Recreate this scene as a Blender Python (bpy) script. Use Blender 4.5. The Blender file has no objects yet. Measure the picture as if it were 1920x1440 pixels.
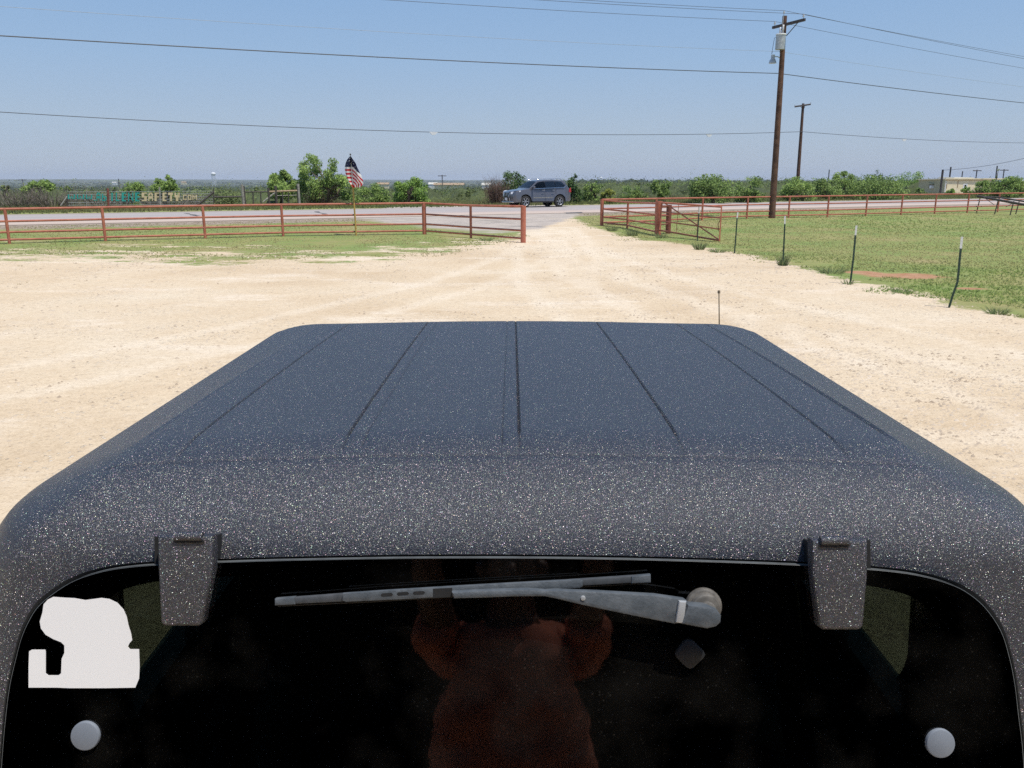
import bpy, bmesh, math, random
import numpy as np
from mathutils import Vector, Matrix
R = math.radians
random.seed(7)
rng = np.random.default_rng(11)
S = bpy.context.scene
COL = S.collection

# ------------------------------------------------------------------ camera, sky, sun, exposure
H = 2.25            # lens height: phone held just above roof height
PITCH = R(13.8)
FPX = 1553.0        # focal length in pixels of the 1920 px wide photograph
cd = bpy.data.cameras.new('camera')
cam = bpy.data.objects.new('camera', cd)
COL.objects.link(cam)
cam.location = (0, 0, H)
cam.rotation_euler = (math.pi/2 - PITCH, 0, 0)
cd.sensor_width = 36
cd.lens = 36*FPX/1920
cd.clip_start = 0.02
cd.clip_end = 30000
S.camera = cam

SUN = Vector((0.27, -0.22, 0.937)).normalized()
EL = math.asin(SUN.z)
AZ = math.atan2(SUN.x, SUN.y)
w = bpy.data.worlds.new('World')
S.world = w
w.use_nodes = True
nt = w.node_tree
bg = nt.nodes['Background']
sky = nt.nodes.new('ShaderNodeTexSky')
sky.sky_type = 'NISHITA'
sky.sun_disc = False
sky.sun_elevation = EL
sky.sun_rotation = AZ
sky.altitude = 500
sky.air_density = 1.0
sky.dust_density = 0.6
sky.ozone_density = 2.2
# hazy summer air: the Nishita sky blended towards a paler, greyer blue low down
wtc = nt.nodes.new('ShaderNodeTexCoord')
wsx = nt.nodes.new('ShaderNodeSeparateXYZ'); nt.links.new(wtc.outputs['Generated'], wsx.inputs[0])
wrp = nt.nodes.new('ShaderNodeValToRGB')
wrp.color_ramp.elements[0].position = 0.0; wrp.color_ramp.elements[0].color = (4.35, 5.05, 6.3, 1)
wrp.color_ramp.elements[1].position = 1.0; wrp.color_ramp.elements[1].color = (1.1, 2.3, 5.0, 1)
for p_, c_ in ((.06, (4.05, 5.15, 6.7, 1)), (.13, (3.3, 4.9, 7.2, 1)), (.22, (2.6, 4.4, 7.2, 1)), (.5, (1.7, 3.2, 6.2, 1))):
    k_ = wrp.color_ramp.elements.new(p_); k_.color = c_
nt.links.new(wsx.outputs['Z'], wrp.inputs['Fac'])
wmx = nt.nodes.new('ShaderNodeMix'); wmx.data_type = 'RGBA'; wmx.inputs['Factor'].default_value = 0.85
nt.links.new(sky.outputs[0], wmx.inputs['A']); nt.links.new(wrp.outputs['Color'], wmx.inputs['B'])
nt.links.new(wmx.outputs['Result'], bg.inputs[0])
bg.inputs[1].default_value = 0.10
sl = bpy.data.lights.new('sun', 'SUN')
sl.energy = 4.3
sl.angle = R(0.53)
sl.color = (1.0, 0.955, 0.89)
so = bpy.data.objects.new('sun', sl)
COL.objects.link(so)
so.rotation_euler = SUN.to_track_quat('Z', 'Y').to_euler()
so.location = (0, 0, 30)
S.view_settings.view_transform = 'Standard'
S.view_settings.look = 'None'
S.view_settings.exposure = 0.0
S.view_settings.gamma = 1.0
S.cycles.use_denoising = False
S.cycles.max_bounces = 8
S.cycles.transparent_max_bounces = 16
S.cycles.volume_bounces = 0

# ------------------------------------------------------------------ small helpers
def smooth(a, b, x):
    t = np.clip((np.asarray(x, float)-a)/(b-a), 0, 1)
    return t*t*(3-2*t)

def vnoise(x, y, scale, seed=0):
    x = np.asarray(x, float)/scale; y = np.asarray(y, float)/scale
    xi = np.floor(x).astype(np.int64); yi = np.floor(y).astype(np.int64)
    fx = x-xi; fy = y-yi
    fx = fx*fx*(3-2*fx); fy = fy*fy*(3-2*fy)
    def h(a, b):
        n = (a*374761393 + b*668265263 + seed*1442695041) & 0xffffffff
        n = ((n ^ (n >> 13))*1274126177) & 0xffffffff
        return ((n ^ (n >> 16)) & 0xffff)/65535.0
    return (h(xi, yi)*(1-fx)+h(xi+1, yi)*fx)*(1-fy)+(h(xi, yi+1)*(1-fx)+h(xi+1, yi+1)*fx)*fy

def ray(px, py):
    x = (px-960)/FPX; up = -(py-720)/FPX
    return Vector((x, math.cos(PITCH)+up*math.sin(PITCH), -math.sin(PITCH)+up*math.cos(PITCH)))

# road runs along RU; RN points across it, away from the yard
RU = np.array([math.cos(R(28.5)), math.sin(R(28.5))])
RN = np.array([-RU[1], RU[0]])
RP = np.array([0.0, 49.2])
ROADW = 13.2
ROADZ = 0.33

def sdist(x, y):
    return (np.asarray(x, float)-RP[0])*RN[0]+(np.asarray(y, float)-RP[1])*RN[1]

ZS = [-1e5, -24, -14, -3, 17, 24, 40, 80, 160, 400, 1200, 3000, 5200, 7000, 9000, 1e5]
ZV = [0, 0, 0.12, ROADZ, ROADZ, 0.20, -0.25, -0.9, -2.2, -5.5, -12, -20, -8, 9, -40, -40]
def terrain(x, y):
    x = np.asarray(x, float); y = np.asarray(y, float)
    s = sdist(x, y)
    base = np.interp(s, ZS, ZV)
    beyond = np.interp(np.minimum(s, 24), ZS, ZV)
    k = 1-0.75*smooth(15, 75, x)*(1-smooth(700, 3000, s))
    z = beyond+(base-beyond)*k
    z = z + smooth(22, 60, s)*(vnoise(x, y, 40, 3)-0.5)*0.5
    z = z + smooth(300, 1500, s)*(vnoise(x, y, 500, 4)-0.5)*5
    z = z + smooth(2500, 6000, s)*(vnoise(x, y, 1500, 5)-0.4)*16
    near = (1-smooth(-8, -3, s))*smooth(6, 14, y)
    z = z + near*((vnoise(x, y, 7, 6)-0.5)*0.07+(vnoise(x, y, 1.7, 8)-0.5)*0.015)
    return z

def tz(x, y):
    return float(terrain(x, y))

def ground(px, py):
    d = ray(px, py)
    t = 0.5; prev = 0.5
    for i in range(4000):
        p = Vector((0, 0, H))+d*t
        if p.z <= tz(p.x, p.y):
            a, b = prev, t
            for _ in range(30):
                m = (a+b)/2
                q = Vector((0, 0, H))+d*m
                if q.z <= tz(q.x, q.y): b = m
                else: a = m
            return Vector((0, 0, H))+d*b
        prev = t
        t *= 1.01
    return Vector((0, 0, H))+d*t

def at_y(px, py, Y):
    d = ray(px, py)
    return Vector((0, 0, H))+d*(Y/d.y)

def on_plane(px, py, P0, n):
    d = ray(px, py); o = Vector((0, 0, H))
    return o+d*((P0-o).dot(n)/d.dot(n))

def on_roadwall(px, py, P0):          # vertical plane through P0, parallel to the road
    return on_plane(px, py, P0, Vector((RN[0], RN[1], 0)))

def mesh_np(name, verts, faces, mat=None, parent=None, attrs=None, smooth_shade=False):
    me = bpy.data.meshes.new(name)
    verts = np.asarray(verts, np.float32); faces = np.asarray(faces, np.int32)
    k = faces.shape[1]
    me.vertices.add(len(verts)); me.vertices.foreach_set('co', verts.ravel())
    me.loops.add(faces.size); me.loops.foreach_set('vertex_index', faces.ravel())
    me.polygons.add(len(faces))
    me.polygons.foreach_set('loop_start', np.arange(0, faces.size, k, dtype=np.int32))
    me.polygons.foreach_set('loop_total', np.full(len(faces), k, np.int32))
    if smooth_shade:
        me.polygons.foreach_set('use_smooth', np.ones(len(faces), bool))
    if attrs:
        for an, av in attrs.items():
            a = me.attributes.new(an, 'FLOAT', 'POINT')
            a.data.foreach_set('value', np.asarray(av, np.float32))
    me.update(calc_edges=True)
    me.validate()
    return link(name, me, mat, parent)

def link(name, me, mat=None, parent=None):
    o = bpy.data.objects.new(name, me)
    COL.objects.link(o)
    if mat is not None and me is not None:
        me.materials.append(mat)
    if parent is not None:
        o.parent = parent
        o.matrix_parent_inverse = parent_matrix(parent).inverted()
    return o

def parent_matrix(p):
    m = p.matrix_basis.copy()
    while p.parent:
        m = p.parent.matrix_basis @ (p.matrix_parent_inverse @ m)
        p = p.parent
    return m

def obj(name, bm, mat=None, parent=None, sm=False, autosmooth=None):
    me = bpy.data.meshes.new(name)
    bmesh.ops.recalc_face_normals(bm, faces=bm.faces)
    bm.to_mesh(me); bm.free()
    if sm:
        for p in me.polygons: p.use_smooth = True
        if autosmooth: me.set_sharp_from_angle(angle=R(autosmooth))
    return link(name, me, mat, parent)

def tag(o, label=None, cat=None, group=None, kind=None):
    if label: o['label'] = label
    if cat: o['category'] = cat
    if group: o['group'] = group
    if kind: o['kind'] = kind
    return o

def thing(name, label, cat, loc=(0, 0, 0), group=None, rz=0):
    o = bpy.data.objects.new(name, None)
    COL.objects.link(o)
    o.location = loc; o.rotation_euler = (0, 0, rz)
    o.empty_display_size = 0.2
    return tag(o, label, cat, group)

def basis(d):
    d = d.normalized()
    a = Vector((0, 0, 1)) if abs(d.z) < 0.9 else Vector((1, 0, 0))
    u = d.cross(a).normalized()
    return u, d.cross(u).normalized()

def tube(bm, pts, r, n=8, cap=True):
    pts = [Vector(p) for p in pts]
    rs = r if isinstance(r, (list, tuple)) else [r]*len(pts)
    rings = []
    u0 = None
    for i, p in enumerate(pts):
        d = (pts[min(i+1, len(pts)-1)]-pts[max(i-1, 0)])
        if u0 is None:
            u, v = basis(d)
        else:
            dn = d.normalized()
            u = (u0-dn*u0.dot(dn)).normalized(); v = dn.cross(u)
        u0 = u
        rings.append([bm.verts.new(p+(u*math.cos(2*math.pi*k/n)+v*math.sin(2*math.pi*k/n))*rs[i]) for k in range(n)])
    for a, b in zip(rings, rings[1:]):
        for k in range(n):
            bm.faces.new((a[k], a[(k+1) % n], b[(k+1) % n], b[k]))
    if cap:
        bm.faces.new(rings[0]); bm.faces.new(rings[-1])

def box(bm, c, dims, M=None, bevel=0, seg=2):
    r = bmesh.ops.create_cube(bm, size=1)
    vs = r['verts']
    for v in vs:
        v.co = Vector((v.co.x*dims[0], v.co.y*dims[1], v.co.z*dims[2]))
    if bevel:
        es = list({e for v in vs for e in v.link_edges})
        res = bmesh.ops.bevel(bm, geom=es, offset=bevel, segments=seg, affect='EDGES', profile=0.5)
        vs = list({v for f in res['faces'] for v in f.verts} | {v for v in vs if v.is_valid})
    for v in vs:
        v.co = (M @ v.co if M else v.co)+Vector(c)
    return vs

def prism(bm, pts, off, bevel=0, seg=2):
    """solid between the polygon pts and the same polygon moved by the vector off"""
    off = Vector(off)
    a = [bm.verts.new(Vector(p)) for p in pts]
    b = [bm.verts.new(Vector(p)+off) for p in pts]
    n = len(a)
    f0 = bm.faces.new(a); f1 = bm.faces.new(b[::-1])
    for i in range(n):
        bm.faces.new((a[i], b[i], b[(i+1) % n], a[(i+1) % n]))
    if bevel:
        bmesh.ops.recalc_face_normals(bm, faces=bm.faces)
        es = list(f1.edges)
        bmesh.ops.bevel(bm, geom=es, offset=bevel, segments=seg, affect='EDGES', profile=0.5)

def disc(bm, c, axis, r, h, n=32, bevel=0.0):
    axis = Vector(axis).normalized(); c = Vector(c)
    if bevel:
        pts = [c, c+axis*(h-bevel), c+axis*(h-bevel*.3), c+axis*h]
        tube(bm, pts, [r, r, r-bevel*.3, r-bevel], n)
    else:
        tube(bm, [c, c+axis*h], r, n)

# ------------------------------------------------------------------ materials
def newmat(name):
    m = bpy.data.materials.new(name)
    m.use_nodes = True
    return m, m.node_tree, m.node_tree.nodes['Principled BSDF']

def lin(c): return (c[0], c[1], c[2], 1)

def noise_mat(name, c1, c2, scale=8, rough=0.6, metal=0.0, bump=0.0, bscale=40, detail=6, spec=0.5, coat=0):
    m, t, b = newmat(name)
    tc = t.nodes.new('ShaderNodeTexCoord')
    n = t.nodes.new('ShaderNodeTexNoise'); n.inputs['Scale'].default_value = scale; n.inputs['Detail'].default_value = detail
    t.links.new(tc.outputs['Object'], n.inputs['Vector'])
    r = t.nodes.new('ShaderNodeValToRGB')
    r.color_ramp.elements[0].position = 0.35; r.color_ramp.elements[0].color = lin(c1)
    r.color_ramp.elements[1].position = 0.65; r.color_ramp.elements[1].color = lin(c2)
    t.links.new(n.outputs['Fac'], r.inputs['Fac'])
    t.links.new(r.outputs['Color'], b.inputs['Base Color'])
    b.inputs['Roughness'].default_value = rough
    b.inputs['Metallic'].default_value = metal
    b.inputs['Specular IOR Level'].default_value = spec
    b.inputs['Coat Weight'].default_value = coat
    b.inputs['Coat Roughness'].default_value = 0.05
    if bump:
        n2 = t.nodes.new('ShaderNodeTexNoise'); n2.inputs['Scale'].default_value = bscale; n2.inputs['Detail'].default_value = 4
        t.links.new(tc.outputs['Object'], n2.inputs['Vector'])
        bp = t.nodes.new('ShaderNodeBump'); bp.inputs['Strength'].default_value = bump; bp.inputs['Distance'].default_value = 0.02
        t.links.new(n2.outputs['Fac'], bp.inputs['Height'])
        t.links.new(bp.outputs['Normal'], b.inputs['Normal'])
    return m

def leaf_mat(name, dark, mid, light, trans=0.3, up=.5):
    m, t, b = newmat(name)
    a = t.nodes.new('ShaderNodeAttribute'); a.attribute_name = 'tint'
    r = t.nodes.new('ShaderNodeValToRGB')
    e = r.color_ramp.elements
    e[0].position = 0; e[0].color = lin(dark)
    e[1].position = 1; e[1].color = lin(light)
    k = e.new(0.5); k.color = lin(mid)
    t.links.new(a.outputs['Fac'], r.inputs['Fac'])
    t.links.new(r.outputs['Color'], b.inputs['Base Color'])
    b.inputs['Roughness'].default_value = 0.6
    b.inputs['Specular IOR Level'].default_value = 0.25
    tr = t.nodes.new('ShaderNodeBsdfTranslucent')
    t.links.new(r.outputs['Color'], tr.inputs['Color'])
    if up:                                   # thin blades: shade them like the turf they make up
        cx = t.nodes.new('ShaderNodeCombineXYZ'); cx.inputs[2].default_value = 1
        ge = t.nodes.new('ShaderNodeNewGeometry')
        mv = t.nodes.new('ShaderNodeMix'); mv.data_type = 'VECTOR'; mv.inputs['Factor'].default_value = up
        t.links.new(ge.outputs['Normal'], mv.inputs['A']); t.links.new(cx.outputs[0], mv.inputs['B'])
        nm = t.nodes.new('ShaderNodeVectorMath'); nm.operation = 'NORMALIZE'
        t.links.new(mv.outputs['Result'], nm.inputs[0])
        t.links.new(nm.outputs[0], b.inputs['Normal'])
    mx = t.nodes.new('ShaderNodeMixShader'); mx.inputs[0].default_value = trans
    t.links.new(b.outputs[0], mx.inputs[1]); t.links.new(tr.outputs[0], mx.inputs[2])
    t.links.new(mx.outputs[0], t.nodes['Material Output'].inputs['Surface'])
    return m

def coating_mat():
    """sprayed, pebbled black bed-liner coating: soft sheen plus tiny randomly tilted facets that glint"""
    m, t, b = newmat('textured_black_coating')
    N = t.nodes; L = t.links
    tc = N.new('ShaderNodeTexCoord'); geo = N.new('ShaderNodeNewGeometry')
    def vor(scale):
        v = N.new('ShaderNodeTexVoronoi'); v.inputs['Scale'].default_value = scale
        L.new(tc.outputs['Object'], v.inputs['Vector'])
        return v
    def vm(op, a, bb=None, sc=None):
        x = N.new('ShaderNodeVectorMath'); x.operation = op
        L.new(a, x.inputs[0])
        if bb is not None:
            if isinstance(bb, tuple): x.inputs[1].default_value = bb
            else: L.new(bb, x.inputs[1])
        if sc is not None: x.inputs['Scale'].default_value = sc
        return x.outputs[0]
    nz = N.new('ShaderNodeTexNoise'); nz.inputs['Scale'].default_value = 520; nz.inputs['Detail'].default_value = 4
    L.new(tc.outputs['Object'], nz.inputs['Vector'])
    bp = N.new('ShaderNodeBump'); bp.inputs['Strength'].default_value = 0.8; bp.inputs['Distance'].default_value = 0.002
    L.new(nz.outputs['Fac'], bp.inputs['Height'])
    L.new(bp.outputs[0], b.inputs['Normal'])
    b.inputs['Base Color'].default_value = (0.0175, 0.0168, 0.0220, 1)
    b.inputs['Roughness'].default_value = 0.40
    b.inputs['Specular IOR Level'].default_value = 0.30
    out = b
    for scale, amt, fac, rough in ((1550, 1.95, .066, .27), (2700, 1.95, .080, .29)):
        v = vor(scale)
        d = vm('SCALE', vm('SUBTRACT', v.outputs['Color'], (.5, .5, .5)), None, amt)
        n = vm('NORMALIZE', vm('ADD', geo.outputs['Normal'], d))
        g = N.new('ShaderNodeBsdfGlossy'); g.inputs['Roughness'].default_value = rough
        mx = N.new('ShaderNodeMix'); mx.data_type = 'RGBA'; mx.inputs['Factor'].default_value = .55
        mx.inputs['A'].default_value = (1, 1, 1, 1)
        v3 = vor(scale*.83); L.new(v3.outputs['Color'], mx.inputs['B'])
        L.new(mx.outputs['Result'], g.inputs['Color'])
        L.new(n, g.inputs['Normal'])
        ms = N.new('ShaderNodeMixShader'); ms.inputs[0].default_value = fac
        L.new(out.outputs[0], ms.inputs[1]); L.new(g.outputs[0], ms.inputs[2])
        out = ms
    L.new(out.outputs[0], N['Material Output'].inputs['Surface'])
    return m

def glass_mat(name, tint, dust=0.0, refl=1.0, rough=0.004):
    m, t, b = newmat(name)
    tr = t.nodes.new('ShaderNodeBsdfTransparent'); tr.inputs['Color'].default_value = lin(tint)
    gl = t.nodes.new('ShaderNodeBsdfGlossy'); gl.inputs['Roughness'].default_value = rough
    gl.inputs['Color'].default_value = (refl, refl, refl, 1)
    fr = t.nodes.new('ShaderNodeFresnel'); fr.inputs['IOR'].default_value = 1.52
    mx = t.nodes.new('ShaderNodeMixShader')
    t.links.new(fr.outputs[0], mx.inputs[0]); t.links.new(tr.outputs[0], mx.inputs[1]); t.links.new(gl.outputs[0], mx.inputs[2])
    out = mx
    if dust:
        tc = t.nodes.new('ShaderNodeTexCoord')
        v = t.nodes.new('ShaderNodeTexVoronoi'); v.inputs['Scale'].default_value = 95
        t.links.new(tc.outputs['Object'], v.inputs['Vector'])
        n = t.nodes.new('ShaderNodeTexNoise'); n.inputs['Scale'].default_value = 7; n.inputs['Detail'].default_value = 5
        t.links.new(tc.outputs['Object'], n.inputs['Vector'])
        r = t.nodes.new('ShaderNodeMapRange')
        r.inputs['From Min'].default_value = 0.17; r.inputs['From Max'].default_value = 0.06
        r.inputs['To Min'].default_value = 0; r.inputs['To Max'].default_value = 0.045
        t.links.new(v.outputs['Distance'], r.inputs['Value'])
        g = t.nodes.new('ShaderNodeMapRange')
        g.inputs['From Min'].default_value = 0.50; g.inputs['From Max'].default_value = 0.72
        t.links.new(n.outputs['Fac'], g.inputs['Value'])
        mu = t.nodes.new('ShaderNodeMath'); mu.operation = 'MULTIPLY'
        t.links.new(r.outputs[0], mu.inputs[0]); t.links.new(g.outputs[0], mu.inputs[1])
        ad = t.nodes.new('ShaderNodeMath'); ad.operation = 'MULTIPLY_ADD'
        t.links.new(g.outputs[0], ad.inputs[0]); ad.inputs[1].default_value = 0.013
        t.links.new(mu.outputs[0], ad.inputs[2])
        df = t.nodes.new('ShaderNodeBsdfDiffuse'); df.inputs['Color'].default_value = (.55, .5, .43, 1)
        m2 = t.nodes.new('ShaderNodeMixShader')
        t.links.new(ad.outputs[0], m2.inputs[0]); t.links.new(mx.outputs[0], m2.inputs[1]); t.links.new(df.outputs[0], m2.inputs[2])
        out = m2
    t.links.new(out.outputs[0], t.nodes['Material Output'].inputs['Surface'])
    return m

M = {}
M['coat'] = coating_mat()
M['tint'] = glass_mat('tinted_glass', (0.125, 0.14, 0.128), dust=1.0, rough=.03)
M['tint_side'] = glass_mat('side_tinted_glass', (0.19, 0.23, 0.19))
M['suvglass'] = glass_mat('dark_car_glass', (0.02, 0.025, 0.025), refl=.75)
M['rubber'] = noise_mat('black_rubber', (.010, .010, .010), (.016, .016, .016), 30, 0.7)
M['frit'] = noise_mat('black_glass_border', (.004, .004, .004), (.006, .006, .006), 20, 0.25)
M['glassedge'] = noise_mat('polished_glass_edge', (.09, .095, .095), (.13, .14, .14), 30, 0.4)
M['wiper'] = noise_mat('faded_grey_plastic', (.066, .078, .088), (.115, .128, .138), 45, 0.55, bump=.1, bscale=200)
M['wiperdark'] = noise_mat('worn_dark_grey_plastic', (.048, .053, .058), (.08, .086, .093), 60, 0.6)
M['pivot'] = noise_mat('dusty_metal', (.13, .12, .105), (.24, .22, .19), 80, 0.5, metal=.3)
M['decal'] = noise_mat('white_vinyl', (.93, .91, .88), (.95, .93, .90), 5, 0.4)
M['cap'] = noise_mat('grey_plastic_cap', (.19, .215, .25), (.225, .25, .285), 30, 0.5)
M['bracket'] = noise_mat('dark_grey_plastic', (.009, .010, .012), (.013, .014, .016), 50, 0.55)
M['black'] = noise_mat('black_paint', (.008, .008, .009), (.012, .012, .013), 12, 0.3, coat=.5)
M['seat'] = noise_mat('dark_seat_cloth', (.012, .012, .013), (.02, .02, .021), 60, 0.9)
M['tyre'] = noise_mat('tyre_rubber', (.016, .016, .016), (.035, .033, .03), 30, 0.85)
M['alloy'] = noise_mat('alloy_wheel', (.32, .33, .35), (.48, .49, .51), 15, 0.35, metal=.8)
M['suvpaint'] = noise_mat('grey_metallic_paint', (.135, .13, .142), (.16, .155, .168), 60, 0.35, metal=.55, coat=1.0)
M['chrome'] = noise_mat('chrome', (.6, .6, .62), (.75, .75, .77), 10, 0.15, metal=1)
M['darktrim'] = noise_mat('dark_trim', (.012, .012, .013), (.02, .02, .02), 20, 0.5)
M['lamp'] = noise_mat('headlight_lens', (.85, .86, .88), (.92, .92, .93), 25, 0.15)
M['redlamp'] = noise_mat('red_lens', (.35, .02, .02), (.45, .03, .03), 25, 0.25)
M['plate'] = noise_mat('number_plate', (.6, .6, .58), (.75, .75, .73), 40, 0.5)
M['pipe'] = noise_mat('red_oxide_pipe', (.37, .108, .066), (.50, .175, .105), 5, 0.6, bump=.1, bscale=30)
M['pipedark'] = noise_mat('dark_rusted_pipe', (.17, .05, .035), (.27, .085, .055), 7, 0.7)
M['tgreen'] = noise_mat('green_steel_post', (.018, .045, .03), (.04, .07, .05), 25, 0.6)
M['twhite'] = noise_mat('white_post_tip', (.60, .60, .57), (.78, .78, .75), 25, 0.5)
M['polewood'] = noise_mat('creosote_pole_wood', (.075, .035, .022), (.16, .08, .05), 4, 0.85, bump=.3, bscale=25)
M['armwood'] = noise_mat('weathered_dark_wood', (.05, .04, .04), (.10, .085, .08), 8, 0.85)
M['steel'] = noise_mat('galvanised_steel', (.42, .43, .43), (.58, .59, .58), 12, 0.45, metal=.4)
M['porcelain'] = noise_mat('grey_porcelain', (.45, .46, .47), (.6, .6, .6), 20, 0.3)
M['wire'] = noise_mat('cable', (.07, .075, .085), (.10, .105, .115), 3, 0.5)
M['wirepale'] = noise_mat('bare_aluminium_cable', (.30, .33, .36), (.40, .43, .46), 3, 0.5)
M['greywood'] = noise_mat('silvered_wood', (.22, .20, .17), (.40, .37, .32), 9, 0.85)
M['darkwood'] = noise_mat('dark_fence_steel', (.05, .042, .035), (.10, .085, .07), 9, 0.8)
M['tanwood'] = noise_mat('tan_board', (.32, .22, .13), (.46, .33, .2), 9, 0.8)
M['yellow'] = noise_mat('yellow_pole_wood', (.42, .26, .06), (.55, .37, .10), 14, 0.6)
M['teal'] = noise_mat('teal_cup_plastic', (.015, .27, .225), (.025, .36, .30), 6, 0.5)
M['tan'] = noise_mat('faded_tan_plastic', (.54, .43, .24), (.68, .55, .33), 6, 0.6)
M['buildcream'] = noise_mat('cream_siding', (.80, .68, .44), (.86, .75, .51), 2, 0.7)
M['buildgrey'] = noise_mat('olive_grey_siding', (.37, .35, .215), (.43, .41, .26), 2, 0.75)
M['roofpale'] = noise_mat('pale_metal_roof', (.55, .53, .46), (.68, .65, .56), 3, 0.5)
M['white'] = noise_mat('white_paint', (.72, .72, .70), (.82, .82, .80), 8, 0.5)
M['brick'] = noise_mat('red_wall', (.32, .10, .06), (.42, .15, .09), 6, 0.8)
M['bark'] = noise_mat('bark', (.07, .05, .035), (.15, .115, .085), 6, 0.9, bump=.4, bscale=20)
M['twig'] = noise_mat('grey_twigs', (.13, .105, .085), (.24, .20, .165), 4, 0.9)
M['browntwig'] = noise_mat('dead_brown_twigs', (.11, .065, .045), (.20, .13, .095), 4, 0.9)
M['mesquite'] = leaf_mat('mesquite_leaves', (0.147, 0.233, 0.057), (0.255, 0.366, 0.095), (0.390, 0.523, 0.144), .35)
M['bright'] = leaf_mat('bright_leaves', (0.125, 0.225, 0.043), (0.209, 0.345, 0.069), (0.334, 0.483, 0.103), .3)
M['juniper'] = leaf_mat('juniper_leaves', (0.042, 0.088, 0.028), (0.083, 0.146, 0.040), (0.141, 0.215, 0.058), .15)
M['oak'] = leaf_mat('dark_green_leaves', (0.122, 0.193, 0.052), (0.210, 0.305, 0.082), (0.319, 0.426, 0.113), .28)
M['yellowgreen'] = leaf_mat('yellow_green_leaves', (0.165, 0.212, 0.037), (0.276, 0.319, 0.061), (0.386, 0.410, 0.091), .35)
M['scrub'] = leaf_mat('olive_scrub_leaves', (.10, .12, .05), (.19, .235, .085), (.27, .34, .12), .35)
M['farleaf'] = leaf_mat('distant_tree_leaves', (.045, .06, .035), (.075, .10, .05), (.11, .135, .06), .2)
M['grass'] = leaf_mat('grass_blades', (.43, .36, .18), (.34, .37, .135), (.25, .36, .095), .45, .8)
M['drygrass'] = leaf_mat('tall_verge_grass', (.30, .25, .12), (.21, .24, .08), (.14, .21, .06), .45, .8)
M['weed'] = leaf_mat('weed_leaves', (.22, .21, .10), (.20, .25, .10), (.18, .27, .11), .45, .8)
M['stone'] = noise_mat('limestone_gravel', (.34, .26, .18), (.66, .55, .42), 2.2, 0.85, detail=8)
M['skin'] = noise_mat('skin', (.15, .075, .05), (.18, .09, .06), 20, 0.5)
M['shirt'] = noise_mat('rust_shirt', (.56, .17, .10), (.68, .23, .14), 8, 0.9)
M['shorts'] = noise_mat('dark_trousers', (.02, .022, .03), (.035, .037, .045), 20, 0.9)
M['hair'] = noise_mat('dark_hair', (.012, .009, .007), (.025, .018, .013), 40, 0.6)
M['shopwall'] = noise_mat('dark_metal_siding', (.03, .032, .035), (.045, .046, .05), 3, 0.7)

# ------------------------------------------------------------------ ground
# edge between the gravel yard and the pasture on the right, and the verge on the left
EDGE_R = [(1060, 405), (1078, 414), (1110, 428), (1150, 439), (1200, 449), (1300, 462), (1400, 478), (1480, 497), (1590, 529), (1700, 548), (1790, 572), (1920, 600), (2100, 640)]
EDGE_L = [(-200, 494), (0, 488), (130, 486), (300, 492), (420, 497), (560, 494), (700, 490), (790, 480), (860, 468), (930, 456), (985, 446), (1010, 432)]
er = [ground(*p) for p in EDGE_R]
er = sorted([(p.y, p.x) for p in er])
ery = np.array([a for a, b in er]); erx = np.array([b for a, b in er])
el_ = sorted([(ground(*p).x, ground(*p).y) for p in EDGE_L])
elx = np.array([a for a, b in el_]); ely = np.array([b for a, b in el_])
gL_end = ground(1010, 432).x

def grass_mask(x, y):
    """about -1 deep in the gravel yard .. +1 deep in the grass"""
    x = np.asarray(x, float); y = np.asarray(y, float)
    xr = np.interp(y, ery, erx)
    mr = (x-xr)/np.clip(0.9+0.0*y, .9, 9)
    mr = np.where(y < ery[0], (x-erx[0]-(ery[0]-y)*1.0)/.9, mr)
    yl = np.interp(x, elx, ely)
    ml = np.where(y < yl, (y-yl)/2.2, (y-yl)/11.0)
    ml = np.minimum(ml, (gL_end-1.2-x-(y-40)*0.12)/0.9)
    m = np.maximum(mr, ml)
    s = sdist(x, y)
    # the drive stays bare from the yard to the road
    m = np.where(s > ROADW, 2.0, m)
    return np.clip(m, -1.5, 1.5)

APR = [ground(*p) for p in [(640, 407), (720, 420), (830, 430), (930, 438), (1010, 432), (1050, 418), (1095, 403)]]
apx = np.array([p.x for p in APR]); apy = np.array([p.y for p in APR])
o_ = np.argsort(apx); apx = apx[o_]; apy = apy[o_]
def apron_mask(x, y):
    return np.clip((y-np.interp(x, apx, apy, left=99, right=99))/2.0, -1, 1)

TRACKS = [[(1045, 428), (1060, 468), (1110, 515), (1220, 565), (1400, 640), (1760, 780)], [(1025, 432), (1015, 480), (1045, 540), (1140, 600), (1400, 720)], [(1035, 440), (990, 480), (850, 535), (500, 620), (0, 720)], [(1050, 436), (1090, 470), (1210, 520), (1480, 590), (1920, 690)]]
def track_mask(x, y):
    m = np.zeros(np.shape(x))
    for tr in TRACKS:
        P = [ground(*p) for p in tr]
        X = np.array([p.x for p in P]); Y = np.array([p.y for p in P])
        t_ = np.linspace(0, len(P)-1, 160); X = np.interp(t_, np.arange(len(P)), X); Y = np.interp(t_, np.arange(len(P)), Y)
        for k in range(3):
            X[1:-1] = (X[:-2]+X[1:-1]*2+X[2:])/4; Y[1:-1] = (Y[:-2]+Y[1:-1]*2+Y[2:])/4
        near = (np.abs(x) < 60) & (y > 2) & (y < 60)
        xs_, ys_ = x[near], y[near]
        d = np.full(xs_.shape, 1e9)
        for a, b_ in zip(X, Y): d = np.minimum(d, np.hypot(xs_-a, ys_-b_))
        m[near] = np.maximum(m[near], np.clip(1-np.abs(d-.75)/.36, 0, 1))
    return m

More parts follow.
